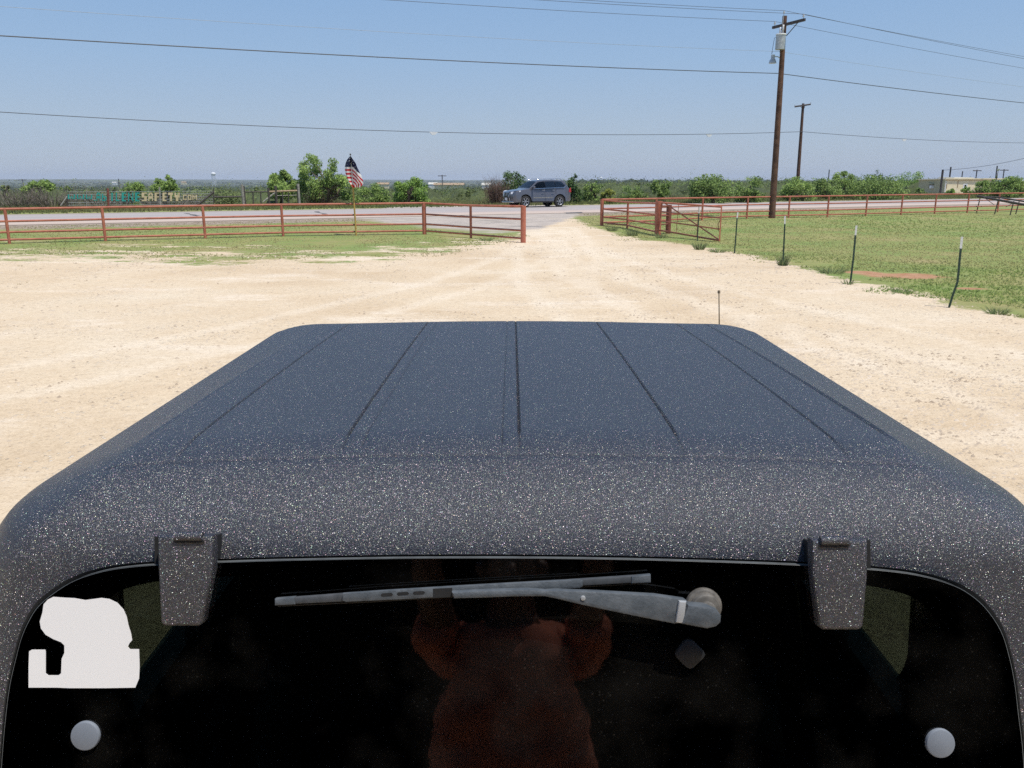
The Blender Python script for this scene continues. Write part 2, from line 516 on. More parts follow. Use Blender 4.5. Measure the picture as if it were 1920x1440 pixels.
SOIL = [(ground(1695, 517), 1.25, .8), (ground(1615, 511), .6, .5), (ground(1815, 541), .5, .35)]
def soil_mask(x, y):
    m = np.full(np.shape(x), -1.0)
    for c, rx, ry in SOIL:
        m = np.maximum(m, 1-np.sqrt(((x-c.x)/rx)**2+((y-c.y)/ry)**2))
    return m

xs = np.concatenate([-np.geomspace(9000, 48, 46), np.arange(-46, 74, 0.33), np.geomspace(76, 9000, 46)])
ys = np.concatenate([-np.geomspace(600, 12, 12), np.arange(-10, 6, 1.0), np.arange(6, 74, 0.25), np.geomspace(75, 11500, 110)])
GX, GY = np.meshgrid(xs, ys)
gx = GX.ravel(); gy = GY.ravel()
gz = terrain(gx, gy)
nx, ny = len(xs), len(ys)
idx = np.arange(nx*ny).reshape(ny, nx)
gf = np.stack([idx[:-1, :-1].ravel(), idx[:-1, 1:].ravel(), idx[1:, 1:].ravel(), idx[1:, :-1].ravel()], 1)

def ground_mat():
    m, t, b = newmat('ground_surface')
    N = t.nodes; L = t.links
    geo = N.new('ShaderNodeNewGeometry')
    def noise(scale, detail=5, rough=.6, sx=1, sy=1):
        mp = N.new('ShaderNodeMapping'); mp.inputs['Scale'].default_value = (sx, sy, 1)
        L.new(geo.outputs['Position'], mp.inputs['Vector'])
        n = N.new('ShaderNodeTexNoise'); n.inputs['Scale'].default_value = scale; n.inputs['Detail'].default_value = detail
        n.inputs['Roughness'].default_value = rough
        L.new(mp.outputs[0], n.inputs['Vector'])
        return n.outputs['Fac']
    def ramp(fac, stops):
        r = N.new('ShaderNodeValToRGB'); e = r.color_ramp.elements
        e[0].position, e[0].color = stops[0][0], lin(stops[0][1])
        e[1].position, e[1].color = stops[-1][0], lin(stops[-1][1])
        for p, c in stops[1:-1]:
            k = e.new(p); k.color = lin(c)
        L.new(fac, r.inputs['Fac'])
        return r.outputs['Color']
    def mix(fac, a, bb, mode='MIX'):
        x = N.new('ShaderNodeMix'); x.data_type = 'RGBA'; x.blend_type = mode
        if isinstance(fac, float): x.inputs['Factor'].default_value = fac
        else: L.new(fac, x.inputs['Factor'])
        for s, v in (('A', a), ('B', bb)):
            if isinstance(v, tuple): x.inputs[s].default_value = lin(v)
            else: L.new(v, x.inputs[s])
        return x.outputs['Result']
    def math_(op, a, bb=None, c=None):
        x = N.new('ShaderNodeMath'); x.operation = op
        for i, v in enumerate((a, bb, c)):
            if v is None: continue
            if isinstance(v, (int, float)): x.inputs[i].default_value = v
            else: L.new(v, x.inputs[i])
        return x.outputs[0]
    def attr(n):
        a = N.new('ShaderNodeAttribute'); a.attribute_name = n
        return a.outputs['Fac']
    def step(v, lo, hi):
        x = N.new('ShaderNodeMapRange'); x.interpolation_type = 'SMOOTHSTEP'
        x.inputs['From Min'].default_value = lo; x.inputs['From Max'].default_value = hi
        L.new(v, x.inputs['Value'])
        return x.outputs[0]
    # crushed limestone
    grav = ramp(noise(0.22, 6, .6), [(.30, (.565, .43, .28)), (.5, (.66, .525, .362)), (.70, (.71, .595, .44))])
    grav = mix(math_('MULTIPLY', step(noise(0.5, 6, .7, .55, 1.0), .50, .70), .75), grav, (.78, .67, .53))
    grav = mix(math_('MULTIPLY', step(noise(0.9, 7, .75, .5, 1.2), .55, .74), .40), grav, (.57, .42, .275))
    grav = mix(math_('MULTIPLY', step(math_('ADD', attr('track'), math_('MULTIPLY_ADD', noise(1.2, 5, .7), .9, -.45)), .1, .9), .42), grav, (.79, .68, .53))
    fine = noise(38, 3, .7)
    grav = mix(.65, grav, ramp(fine, [(.30, (.66, .62, .57)), (.46, (1.0, .99, .97)), (.70, (1.15, 1.15, 1.15))]), 'MULTIPLY')
    grav = mix(.6, grav, ramp(noise(9, 5, .8), [(.33, (.74, .70, .65)), (.5, (1.0, 1.0, 1.0)), (.68, (1.14, 1.14, 1.14))]), 'MULTIPLY')
    v = N.new('ShaderNodeTexVoronoi'); v.inputs['Scale'].default_value = 26
    L.new(geo.outputs['Position'], v.inputs['Vector'])
    sp = N.new('ShaderNodeSeparateColor'); L.new(v.outputs['Color'], sp.inputs[0])
    peb = math_('MULTIPLY', step(sp.outputs[0], .80, .86), step(v.outputs['Distance'], .5, .3))
    peb = math_('MULTIPLY', peb, step(noise(.5, 4), .42, .62))
    grav = mix(math_('MULTIPLY', peb, .75), grav, ramp(sp.outputs[1], [(0, (.33, .26, .19)), (1, (.84, .76, .64))]))
    # soil and turf under the grass
    turf = ramp(noise(0.35, 6, .65), [(.28, (.37, .30, .145)), (.45, (.28, .285, .10)), (.62, (.205, .275, .08)), (.8, (.28, .31, .115))])
    turf = mix(step(noise(2.4, 6, .75), .50, .75), turf, (.26, .23, .11))
    turf = mix(math_('MULTIPLY', step(noise(14, 4, .8), .55, .75), .5), turf, (.30, .25, .13))
    soil = ramp(noise(3, 5), [(.3, (.36, .17, .085)), (.7, (.50, .30, .18))])
    turf = mix(step(math_('ADD', attr('soil'), math_('MULTIPLY_ADD', noise(1.3, 6, .7), 1.2, -.6)), .1, .42), turf, soil)
    # ragged border of yard and grass
    g = math_('ADD', attr('grass'), math_('MULTIPLY_ADD', noise(.7, 7, .72, .6, 1.2), 3.0, -1.5))
    g = math_('ADD', g, math_('MULTIPLY_ADD', noise(5.5, 4, .8), 1.0, -.5))
    gm = step(g, -.02, .30)
    col = mix(gm, grav, turf)
    # worn asphalt where the drive meets the road
    asp = ramp(noise(1.6, 6, .7), [(.3, (.36, .31, .265)), (.6, (.50, .43, .365))])
    dk = step(noise(.45, 5, .6, .5, 1.4), .55, .66)
    asp = mix(math_('MULTIPLY', dk, .75), asp, (.20, .18, .165))
    am = step(math_('ADD', attr('apron'), math_('MULTIPLY_ADD', noise(.5, 7, .75, .5, 1.2), 3.2, -1.6)), -.2, .9)
    col = mix(am, col, asp)
    # stony shoulder along the road
    sh = math_('MULTIPLY', step(math_('ADD', attr('shoulder'), math_('MULTIPLY_ADD', noise(.8, 6, .75), 1.6, -.8)), 0., .5), math_('SUBTRACT', 1.0, am))
    col = mix(sh, col, ramp(noise(2.5, 5, .75), [(.3, (.23, .17, .13)), (.7, (.44, .36, .28))]))
    # open country far away: scrub, pasture and pale fields
    far = ramp(noise(.012, 6, .65, .6, 1.6), [(.30, (.05, .062, .032)), (.5, (.08, .092, .045)), (.62, (.115, .125, .055)), (.70, (.22, .205, .11))])
    far = mix(step(noise(.0030, 4, .6, .35, 2.2), .60, .66), far, (.20, .25, .07))
    far = mix(step(noise(.0045, 4, .6, .3, 3.0), .62, .68), far, (.36, .29, .19))
    col = mix(attr('far'), col, far)
    L.new(col, b.inputs['Base Color'])
    b.inputs['Roughness'].default_value = 0.92
    b.inputs['Specular IOR Level'].default_value = 0.15
    bn = N.new('ShaderNodeBump'); bn.inputs['Strength'].default_value = .75; bn.inputs['Distance'].default_value = .03
    hsum = math_('ADD', math_('MULTIPLY', fine, .5), math_('MULTIPLY', noise(6, 5, .75), .9))
    L.new(math_('ADD', hsum, math_('MULTIPLY', peb, .6)), bn.inputs['Height'])
    L.new(bn.outputs[0], b.inputs['Normal'])
    return m

ss = sdist(gx, gy)
gobj = mesh_np('ground', np.stack([gx, gy, gz], 1), gf, ground_mat(), attrs={
    'grass': grass_mask(gx, gy), 'apron': apron_mask(gx, gy), 'soil': soil_mask(gx, gy), 'track': track_mask(gx, gy),
    'shoulder': np.clip(np.where(ss < 0, (ss+4.0)/2.5, np.where(ss > ROADW, (ROADW+1.2-ss)/1.0, 1)), -1, 1)*np.where(ss > -9, 1, 1),
    'far': smooth(26, 75, ss)}, smooth_shade=True)
tag(gobj, kind='structure')

# ------------------------------------------------------------------ road
def road_mat():
    m, t, b = newmat('chip_seal')
    N = t.nodes; L = t.links
    a = N.new('ShaderNodeAttribute'); a.attribute_name = 'across'
    geo = N.new('ShaderNodeNewGeometry')
    n = N.new('ShaderNodeTexNoise'); n.inputs['Scale'].default_value = .35; n.inputs['Detail'].default_value = 6
    L.new(geo.outputs['Position'], n.inputs['Vector'])
    ad = N.new('ShaderNodeMath'); ad.operation = 'MULTIPLY_ADD'; ad.inputs[1].default_value = .10
    L.new(n.outputs['Fac'], ad.inputs[0])
    L.new(a.outputs['Fac'], ad.inputs[2])
    r = N.new('ShaderNodeValToRGB'); e = r.color_ramp.elements
    e[0].position = 0.03; e[0].color = lin((.50, .39, .31))
    e[1].position = 1.0; e[1].color = lin((.39, .34, .31))
    for p, c in [(.16, (.56, .45, .37)), (.33, (.52, .42, .36)), (.42, (.41, .36, .335)), (.55, (.44, .39, .36)), (.66, (.39, .355, .335)), (.8, (.43, .385, .36))]:
        k = e.new(p); k.color = lin(c)
    L.new(ad.outputs[0], r.inputs['Fac'])
    n2 = N.new('ShaderNodeTexNoise'); n2.inputs['Scale'].default_value = 30; n2.inputs['Detail'].default_value = 4
    L.new(geo.outputs['Position'], n2.inputs['Vector'])
    mx = N.new('ShaderNodeMix'); mx.data_type = 'RGBA'; mx.blend_type = 'MULTIPLY'; mx.inputs['Factor'].default_value = .5
    L.new(r.outputs['Color'], mx.inputs['A'])
    rr = N.new('ShaderNodeValToRGB'); rr.color_ramp.elements[0].position = .3; rr.color_ramp.elements[0].color = (.7, .7, .7, 1)
    rr.color_ramp.elements[1].position = .7; rr.color_ramp.elements[1].color = (1.15, 1.15, 1.15, 1)
    L.new(n2.outputs['Fac'], rr.inputs['Fac']); L.new(rr.outputs['Color'], mx.inputs['B'])
    L.new(mx.outputs['Result'], b.inputs['Base Color'])
    b.inputs['Roughness'].default_value = .9
    b.inputs['Specular IOR Level'].default_value = .15
    bp = N.new('ShaderNodeBump'); bp.inputs['Strength'].default_value = .3; bp.inputs['Distance'].default_value = .01
    L.new(n2.outputs['Fac'], bp.inputs['Height']); L.new(bp.outputs[0], b.inputs['Normal'])
    return m

ua = np.arange(-140, 420, 4.0); wv = np.linspace(0, 1, 9)
UU, WW = np.meshgrid(ua, wv)
wob = (vnoise(UU, UU*0+3, 9, 21)-.5)*.5*(np.abs(WW-.5)*2)**4
rx = RP[0]+UU*RU[0]+(WW*ROADW+wob)*RN[0]; ry = RP[1]+UU*RU[1]+(WW*ROADW+wob)*RN[1]
rz = np.full_like(rx, ROADZ+.014)
ri = np.arange(rx.size).reshape(rx.shape)
rf = np.stack([ri[:-1, :-1].ravel(), ri[:-1, 1:].ravel(), ri[1:, 1:].ravel(), ri[1:, :-1].ravel()], 1)
road = mesh_np('road', np.stack([rx.ravel(), ry.ravel(), rz.ravel()], 1), rf, road_mat(), attrs={'across': WW.ravel()})
tag(road, kind='structure')
M['tar'] = noise_mat('tar_repair', (.07, .065, .06), (.17, .155, .145), 2, 0.8)
for pts in ([(346, 399.6), (352, 399.2), (374, 404.6), (370, 405.6)], [(590, 396.5), (596, 396.2), (613, 401.5), (606, 402)], [(1178-120, 398.5), (1090, 397.5), (1092, 399), (1060, 400)]):
    bm = bmesh.new()
    ctr = [on_plane(px, py, Vector((0, 0, ROADZ+.02)), Vector((0, 0, 1))) for px, py in pts]
    vs = []
    for i in range(4):
        a, b_ = ctr[i], ctr[(i+1) % 4]
        for k in range(5):
            q = a.lerp(b_, k/5)+Vector((random.uniform(-.12, .12), random.uniform(-.1, .1), 0)); q.z = ROADZ+.019
            vs.append(bm.verts.new(q))
    bm.faces.new(vs)
    obj('tar_patch', bm, M['tar'], road)

# ------------------------------------------------------------------ parked off-road car whose roof fills the foreground
# rear plane of the hard top: through the top edge of the glass, leaning 15 degrees
HN = Vector((0, -0.9659, 0.2588))
HP = Vector((0, 1.11, H-0.53))
def G(px, py, off=0.0):
    return on_plane(px, py, HP+HN*off, HN)

jeep = thing('off_road_car', 'black off-road car with pebbled textured hard top, filling the foreground', 'car', (0.012, 2.6, 0))
CX = 0.012

def arcs(h, r, n, extra, lim):
    """grid lines for one axis of a rounded box: dense along the rounded ends"""
    a = [math.tan(R(45)*k/n)*r for k in range(n+1)]
    lo = [-h+r-v for v in a[::-1]]; hi = [h-r+v for v in a]
    mid = list(np.linspace(-h+r, h-r, lim)[1:-1])
    allv = sorted(set([round(v, 5) for v in lo+hi+mid+list(extra)]))
    out = [allv[0]]
    for v in allv[1:]:
        if v-out[-1] > 0.0006: out.append(v)
    return out

TOP_Z, BOT_Z = 1.838, 1.06
Y_R, Y_F = 1.154, 2.86
HXW, RAD = 0.715, 0.105
RY, RZ = 0.21, 0.135
hz = (TOP_Z-BOT_Z)/2; hy = (Y_F-Y_R)/2
czz = (TOP_Z+BOT_Z)/2; cyy = (Y_F+Y_R)/2
GROOVES = [-.543, -.285, .0, .262, .522]
ex = []
for g in GROOVES: ex += [g+d for d in (-.0036, 0, .0036)]
ex += [g+e_+d for g, e_ in ((-.285, .030), (0, -.028)) for d in (-.003, 0, .003)]
for sgn in (-1, 1): ex += [sgn*v for v in (.620, .626, .634, .640)]
SEAM = 1.262
def grid_y0(Y):
    s_ = (Y_R+RY-Y)/RY
    return Y if s_ <= 0 else Y_R+RY-RY*s_/math.sqrt(1-s_*s_)
ey = [grid_y0(v)-cyy for v in (SEAM-.003, SEAM, SEAM+.003, 1.275, 1.285, 1.295, 1.31)]
AX = arcs(HXW, RAD, 9, ex, 26); AY = arcs(hy, RY, 12, ey, 30); AZ_ = arcs(hz, RZ, 10, [], 24)

def side_k(drop):
    return float(np.interp(drop, [0, .02, .034, .074, .09, .14, .42, .8], [1, 1.015, 1.042, 1.122, 1.15, 1.185, 1.245, 1.28]))
def top_shape(p):
    """p: point of the plain rounded box (centre at the origin) -> hard top in the world"""
    x, y, z = p
    Y = y+cyy; Z = z+czz
    topw = max(0, min(1, (z-(hz-RZ*.55))/(RZ*.5)))
    dz = 0
    if z > hz-RZ*.30:
        k = 1.0 if z > hz-.002 else .4
        for g in GROOVES:
            d = abs(x-g)
            if d < .0012 and Y > 1.262:
                dz -= .0052*min(1, (Y-1.262)/.025)*k
        for g in (-.255, -.028):
            d = abs(x-g)
            if d < .002 and Y > 1.29: dz -= .0022
        d = abs(abs(x)-.630)
        if d < .006 and 1.30 < Y < Y_F-.10:
            dz -= (.0055 if x > 0 else .0025)*min(1, (Y-1.30)/.12)
        if abs(Y-SEAM) < .0012: dz -= .0011
    # crown of the roof and its gentle fall to the front
    crown = .016*(1-(x/HXW)**2)-.012
    Yn = Y-.055*x*x*max(0, 1-abs(Y-SEAM)/.5)
    fall = -.040*max(0, (Y-1.25)/1.5)**1.6
    Z2 = Z+(crown+fall)*topw+dz
    # rear face leans forward towards the top, sides splay outward to the belt line
    rw = max(0, min(1, 1-(Y-Y_R)/.55))
    drop = max(0, TOP_Z-Z)
    Yn -= .268*drop*rw
    fw = max(0, min(1, 1-(Y_F-Y)/.4))
    Yn += .30*drop*fw
    xs_ = x*side_k(drop)
    return Vector((xs_+CX, Yn, Z2))

bm = bmesh.new()
vd = {}
def hv(i, j, k):
    key = (i, j, k)
    if key not in vd:
        p = Vector((AX[i], AY[j], AZ_[k]))
        inn = Vector((max(-HXW+RAD, min(HXW-RAD, p.x)), max(-hy+RY, min(hy-RY, p.y)), max(-hz+RZ, min(hz-RZ, p.z))))
        d = p-inn
        d = Vector((d.x/RAD, d.y/RY, d.z/RZ)).normalized()
        q = inn+Vector((d.x*RAD, d.y*RY, d.z*RZ))
        vd[key] = bm.verts.new(top_shape(q))
    return vd[key]
nX, nY, nZ = len(AX)-1, len(AY)-1, len(AZ_)-1
# glass outline in pixels -> rear plane
WOUT = [(-4, 1560), (10, 1460), (15, 1400), (20, 1343), (28, 1280), (40, 1227), (50, 1190), (63, 1160), (80, 1133), (110, 1107), (150, 1083), (200, 1067), (250, 1059), (310, 1054.5),
        (420, 1050), (560, 1046), (760, 1042.5), (960, 1042), (1160, 1044.5), (1360, 1050), (1510, 1056), (1620, 1063), (1680, 1069), (1717, 1075), (1760, 1086), (1800, 1103), (1837, 1133), (1867, 1177), (1883, 1227), (1893, 1277), (1900, 1337), (1907, 1393), (1911, 1460), (1916, 1560)]
def spline(P, k=4):
    out = []
    n = len(P)
    for i in range(n-1):
        p0, p1, p2, p3 = P[max(0, i-1)], P[i], P[i+1], P[min(n-1, i+2)]
        for q in range(k):
            t = q/k
            out.append(tuple(.5*(2*b+(c-a)*t+(2*a-5*b+4*c-d)*t*t+(-a+3*b-3*c+d)*t**3) for a, b, c, d in zip(p0, p1, p2, p3)))
    return out+[P[-1]]
WOUT = spline(WOUT)
Wpl = [G(px, py, 0) for px, py in WOUT]
def inside(pt, poly):
    c = False; n = len(poly)
    for a in range(n):
        x1, y1 = poly[a]; x2, y2 = poly[(a+1) % n]
        if (y1 > pt[1]) != (y2 > pt[1]) and pt[0] < (x2-x1)*(pt[1]-y1)/(y2-y1)+x1: c = not c
    return c
wp2 = [(p.x, p.z) for p in Wpl]
wc = (0.01, 1.5)
wp_in = [(wc[0]+(a-wc[0])*.96, wc[1]+(b-wc[1])*.93) for a, b in wp2]
SIDEWIN = [(1.70, 1.10), (2.02, 1.09), (2.02, 1.60), (1.74, 1.60), (1.70, 1.54)]
DOORWIN = [(2.12, 1.14), (2.78, 1.14), (2.72, 1.66), (2.12, 1.66)]
def face(a, b, c, d, kind=None):
    if kind == 'rear':
        ctr = (a.co+b.co+c.co+d.co)/4
        if inside((ctr.x, ctr.z), wp_in): return
    if kind == 'side':
        ctr = (a.co+b.co+c.co+d.co)/4
        if inside((ctr.y, ctr.z), SIDEWIN) or inside((ctr.y, ctr.z), DOORWIN): return
    if kind == 'front':
        ctr = (a.co+b.co+c.co+d.co)/4
        if ctr.z < 1.66 and abs(ctr.x) < .66: return
    bm.faces.new((a, b, c, d))
for i in range(nX):
    for j in range(nY):
        face(hv(i, j, nZ), hv(i+1, j, nZ), hv(i+1, j+1, nZ), hv(i, j+1, nZ))
    for k in range(nZ):
        face(hv(i, 0, k), hv(i+1, 0, k), hv(i+1, 0, k+1), hv(i, 0, k+1), 'rear')
        face(hv(i, nY, k), hv(i, nY, k+1), hv(i+1, nY, k+1), hv(i+1, nY, k), 'front')
for j in range(nY):
    for k in range(nZ):
        face(hv(0, j, k), hv(0, j, k+1), hv(0, j+1, k+1), hv(0, j+1, k), 'side')
        face(hv(nX, j, k), hv(nX, j+1, k), hv(nX, j+1, k+1), hv(nX, j, k+1), 'side')
for v in [v for v in bm.verts if not v.link_faces]: bm.verts.remove(v)
htop = obj('hard_top', bm, M['coat'], jeep, sm=True, autosmooth=40)

# rear glass with its bright cut edge, black border and rubber seal
def ring(name, outer, inner, off, mat, parent):
    bm = bmesh.new()
    a = [bm.verts.new(p+HN*off) for p in outer]; b = [bm.verts.new(p+HN*off) for p in inner]
    for i in range(len(a)):
        k = (i+1) % len(a)
        bm.faces.new((a[i], a[k], b[k], b[i]))
    return obj(name, bm, mat, parent)
bm = bmesh.new(); bm.faces.new([bm.verts.new(p+HN*.016) for p in Wpl])
glass = obj('rear_window', bm, M['tint'], jeep)
wctr = G(968, 1330)
Win = [wctr+(p-wctr)*.905 for p in Wpl]
Wseal = [wctr+(p-wctr)*1.012 for p in Wpl]
ring('window_border', Wpl, Win, .013, M['frit'], glass)
bm = bmesh.new()
N_ = len(Wpl)
a = [bm.verts.new(p+HN*.004) for p in Wpl]; b = [bm.verts.new(p+HN*.0155) for p in Wpl]; c = [bm.verts.new(wctr+(p-wctr)*.9965+HN*.0163) for p in Wpl]
for i in range(N_):
    k = (i+1) % N_
    bm.faces.new((a[i], a[k], b[k], b[i])); bm.faces.new((b[i], b[k], c[k], c[i]))
obj('glass_edge', bm, M['glassedge'], glass)
bm = bmesh.new()
a = [bm.verts.new(p+HN*.004) for p in Wseal]; b = [bm.verts.new(p+HN*.002-HN*.02) for p in Win]
for i in range(N_):
    k = (i+1) % N_
    bm.faces.new((a[i], a[k], b[k], b[i]))
obj('window_seal', bm, M['rubber'], glass)

# glass hinges
def hinge(l, r, bl, br, top, bot, neck, inner):
    """pixel outline of one tapered hinge strap"""
    bm = bmesh.new()
    rad = 8
    out = [(l, top), (r, top), (r, neck), (br+1, bot-rad), (br-rad*.4, bot-rad*.3), (br-rad, bot), (bl+rad, bot), (bl+rad*.4, bot-rad*.3), (bl-1, bot-rad), (l+1, neck)]
    prism(bm, [G(px, py, .018) for px, py in out], HN*.020, bevel=.006, seg=3)
    h = obj('hinge', bm, M['coat'], jeep, sm=True, autosmooth=35)
    bm = bmesh.new()
    m = (l+r)/2; q = (r-l)
    tube(bm, [G(m-q*.27, top+6, .038), G(m+q*.23, top+6, .038)], .0065, 14)
    obj('hinge_knuckle', bm, M['coat'], h, sm=True, autosmooth=40)
    bm = bmesh.new()
    prism(bm, [G(px, py, .0385) for px, py in [(m-q*.28, top+13), (m+q*.26, top+13), (m+q*.26, top+17), (m-q*.28, top+17)]], HN*.002)
    obj('hinge_slot', bm, M['rubber'], h)
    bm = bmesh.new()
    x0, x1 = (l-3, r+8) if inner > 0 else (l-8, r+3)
    prism(bm, [G(px, py, -.012) for px, py in [(x0, top+2), (x1, top), (x1, neck+4), (x0, neck+4)]], HN*.0225)  # black plate painting in the shade of the shell pocket around the hinge
    obj('hinge_pocket_shade', bm, M['rubber'], h)
    return h
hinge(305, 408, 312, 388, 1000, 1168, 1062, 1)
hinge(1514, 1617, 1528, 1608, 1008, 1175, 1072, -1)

# wiper
wiper = link('wiper', None, None, jeep)
wiper.name = 'wiper'
def plate(name, px, off, th, mat, parent, bevel=.0015):
    bm = bmesh.new()
    prism(bm, [G(x, y, off) for x, y in px], HN*th, bevel=bevel)
    return obj(name, bm, mat, parent, sm=True, autosmooth=30)
blade = plate('blade', [(520, 1121), (556, 1118), (700, 1107), (860, 1097), (1060, 1086), (1180, 1078), (1217, 1076), (1217, 1089), (1180, 1091), (1060, 1098), (860, 1113), (700, 1123), (556, 1130), (520, 1131)], .026, .008, M['wiperdark'], wiper)
plate('rubber_edge', [(524, 1130), (700, 1122), (860, 1112), (1060, 1097), (1214, 1088), (1214, 1092), (1060, 1101), (860, 1117), (700, 1127), (524, 1135)], .0175, .009, M['rubber'], blade)
plate('blade_cover', [(644, 1111), (730, 1105), (850, 1098), (1010, 1089), (1086, 1085), (1092, 1088), (1092, 1098), (1086, 1101), (1000, 1106), (860, 1116), (760, 1122), (650, 1127), (643, 1124)], .0345, .006, M['wiper'], blade)
for x0, y0 in ((714, 1116), (744, 1114), (774, 1112.5)):
    plate('blade_slot', [(x0+2, y0-3.5), (x0+20, y0-4.7), (x0+23, y0-2), (x0+21, y0+1.5), (x0+3, y0+2.7), (x0, y0)], .0402, .0006, M['rubber'], blade, 0)
plate('blade_slot', [(812, 1104), (848, 1102), (848, 1119), (812, 1121)], .0402, .0006, M['rubber'], blade, 0)
plate('blade_cap', [(519, 1120), (556, 1117), (557, 1130), (519, 1132)], .025, .011, M['wiper'], blade)
plate('blade_cap', [(1182, 1078), (1218, 1075), (1218, 1089.5), (1182, 1091)], .025, .011, M['wiper'], blade)
arm = plate('arm', [(848, 1107), (900, 1104), (990, 1101.5), (1022, 1104), (1040, 1103), (1120, 1106), (1225, 1112), (1280, 1120), (1287, 1125), (1272, 1165), (1262, 1166), (1180, 1150), (1090, 1131), (1045, 1120), (1020, 1115), (960, 1115.5), (900, 1118), (852, 1119)], .042, .012, M['wiper'], wiper, .003)
plate('arm_base', [(1284, 1127), (1322, 1130), (1338, 1137), (1346, 1148), (1345, 1160), (1337, 1168), (1320, 1172), (1272, 1163)], .040, .022, M['wiper'], arm, .005)
plate('arm_hinge_pin', [(1270, 1123), (1284, 1124), (1279, 1165), (1264, 1163)], .047, .0125, M['steel'], arm, .002)
bm = bmesh.new(); disc(bm, G(1093, 1121, .053), HN, .0035, .003, 16, .001); obj('rivet', bm, M['steel'], arm, sm=True, autosmooth=40)
bm = bmesh.new()
c0 = G(1318, 1135, .014)
disc(bm, c0, HN, .026, .010, 32, .004); disc(bm, c0+HN*.010, HN, .021, .014, 32, .003); disc(bm, c0+HN*.02, HN, .012, .012, 24, .002)
obj('pivot', bm, M['pivot'], wiper, sm=True, autosmooth=40)

# decal, screw caps, motor bracket
DEC = [(100, 1119), (113, 1120), (140, 1121.5), (160, 1125), (175, 1123), (190, 1121), (205, 1123), (220, 1130), (232, 1143), (238, 1157), (241, 1172), (246, 1188), (248, 1200), (243, 1206), (240, 1212), (244, 1217), (261, 1217), (262, 1250), (261, 1272), (254, 1289), (200, 1290), (130, 1290), (107, 1289), (54, 1289), (54, 1250), (55, 1221), (60, 1218), (85, 1218), (86, 1222), (86, 1262), (91, 1266), (110, 1266), (115, 1262), (116, 1235), (121, 1224), (121, 1210), (115, 1204), (100, 1198), (86, 1190), (77, 1178), (75, 1165), (80, 1148), (82, 1133), (90, 1124)]
bm = bmesh.new(); prism(bm, [G(x, y, .0166) for x, y in DEC], HN*.0006)
tag(obj('decal', bm, M['decal'], jeep), 'plain white die-cut silhouette decal')
for cx, cy in ((162, 1378), (1761, 1392)):
    bm = bmesh.new(); disc(bm, G(cx, cy, .016), HN, .0205, .006, 40, .0025)
    tag(obj('screw_cap', bm, M['cap'], jeep, sm=True, autosmooth=40), 'round grey cap on the glass')
plate('motor_cover', [(1290, 1197), (1298, 1199), (1318, 1219), (1321, 1226), (1318, 1232), (1299, 1250), (1292, 1252), (1285, 1249), (1268, 1232), (1265, 1225), (1267, 1219), (1282, 1200)], .0165, .006, M['bracket'], jeep, .002)

# side glass, inside of the cabin, and the rest of the car below the roof
def side_pane(poly, sgn):
    bm = bmesh.new()
    vs = []
    c = Vector((sum(p[0] for p in poly)/len(poly), sum(p[1] for p in poly)/len(poly)))
    for yy, zz in poly:
        y2 = c.x+(yy-c.x)*1.10; z2 = c.y+(zz-c.y)*1.10
        x2 = HXW*side_k(TOP_Z-z2)+.004
        vs.append(bm.verts.new((CX+sgn*x2, y2, z2)))
    bm.faces.new(vs)
    return obj('side_window', bm, M['tint_side'], jeep)
for sg in (-1, 1):
    side_pane(SIDEWIN, sg); side_pane(DOORWIN, sg)
bm = bmesh.new(); bm.faces.new([bm.verts.new(p) for p in [(CX-.84, 3.14, 1.10), (CX+.84, 3.14, 1.10), (CX+.74, 2.86, 1.72), (CX-.74, 2.86, 1.72)]])
obj('windscreen', bm, M['tint_side'], jeep)
for sg in (-1, 1):
    bm = bmesh.new()
    box(bm, (CX+sg*.86, 2.02, .84), (.10, 2.1, .56), None, .02)
    obj('door' if False else 'body_side', bm, M['black'], jeep)
bm = bmesh.new()
for sg in (-1, 1):
    tube(bm, [(CX+sg*.60, 1.42, .9), (CX+sg*.56, 1.62, 1.45), (CX+sg*.54, 1.80, 1.68), (CX+sg*.54, 2.75, 1.68)], .03, 10)
    tube(bm, [(CX+sg*.60, 2.25, .9), (CX+sg*.54, 2.20, 1.68)], .03, 10)
tube(bm, [(CX-.54, 2.20, 1.68), (CX+.54, 2.20, 1.68)], .03, 10)
tube(bm, [(CX-.54, 1.80, 1.68), (CX+.54, 1.80, 1.68)], .03, 10)
obj('roll_bar', bm, M['rubber'], jeep, sm=True, autosmooth=40)
for sg in (-1, 1):
    bm = bmesh.new()
    box(bm, (CX+sg*.36, 2.45, 1.0), (.5, .5, .16), None, .05, 3)
    box(bm, (CX+sg*.36, 2.22, 1.25), (.48, .14, .5), Matrix.Rotation(R(12), 3, 'X'), .05, 3)
    box(bm, (CX+sg*.36, 2.18, 1.56), (.26, .09, .17), None, .035, 3)
    obj('front_seat', bm, M['seat'], jeep, sm=True, autosmooth=50)
bm = bmesh.new()
box(bm, (CX, 1.82, .98), (1.0, .42, .14), None, .05, 3)
box(bm, (CX, 1.62, 1.18), (1.0, .12, .42), Matrix.Rotation(R(10), 3, 'X'), .05, 3)
obj('rear_seat', bm, M['seat'], jeep, sm=True, autosmooth=50)
bm = bmesh.new()
prof = [(1.00, .55), (.98, 1.04), (1.20, 1.04), (1.21, .80), (2.80, .80), (2.81, 1.12), (3.15, 1.12), (3.22, 1.14), (4.72, 1.04), (4.80, .98), (4.80, .60), (4.55, .55)]
prism(bm, [(CX-.80, y, z) for y, z in prof], (1.60, 0, 0))
obj('tub', bm, M['black'], jeep)
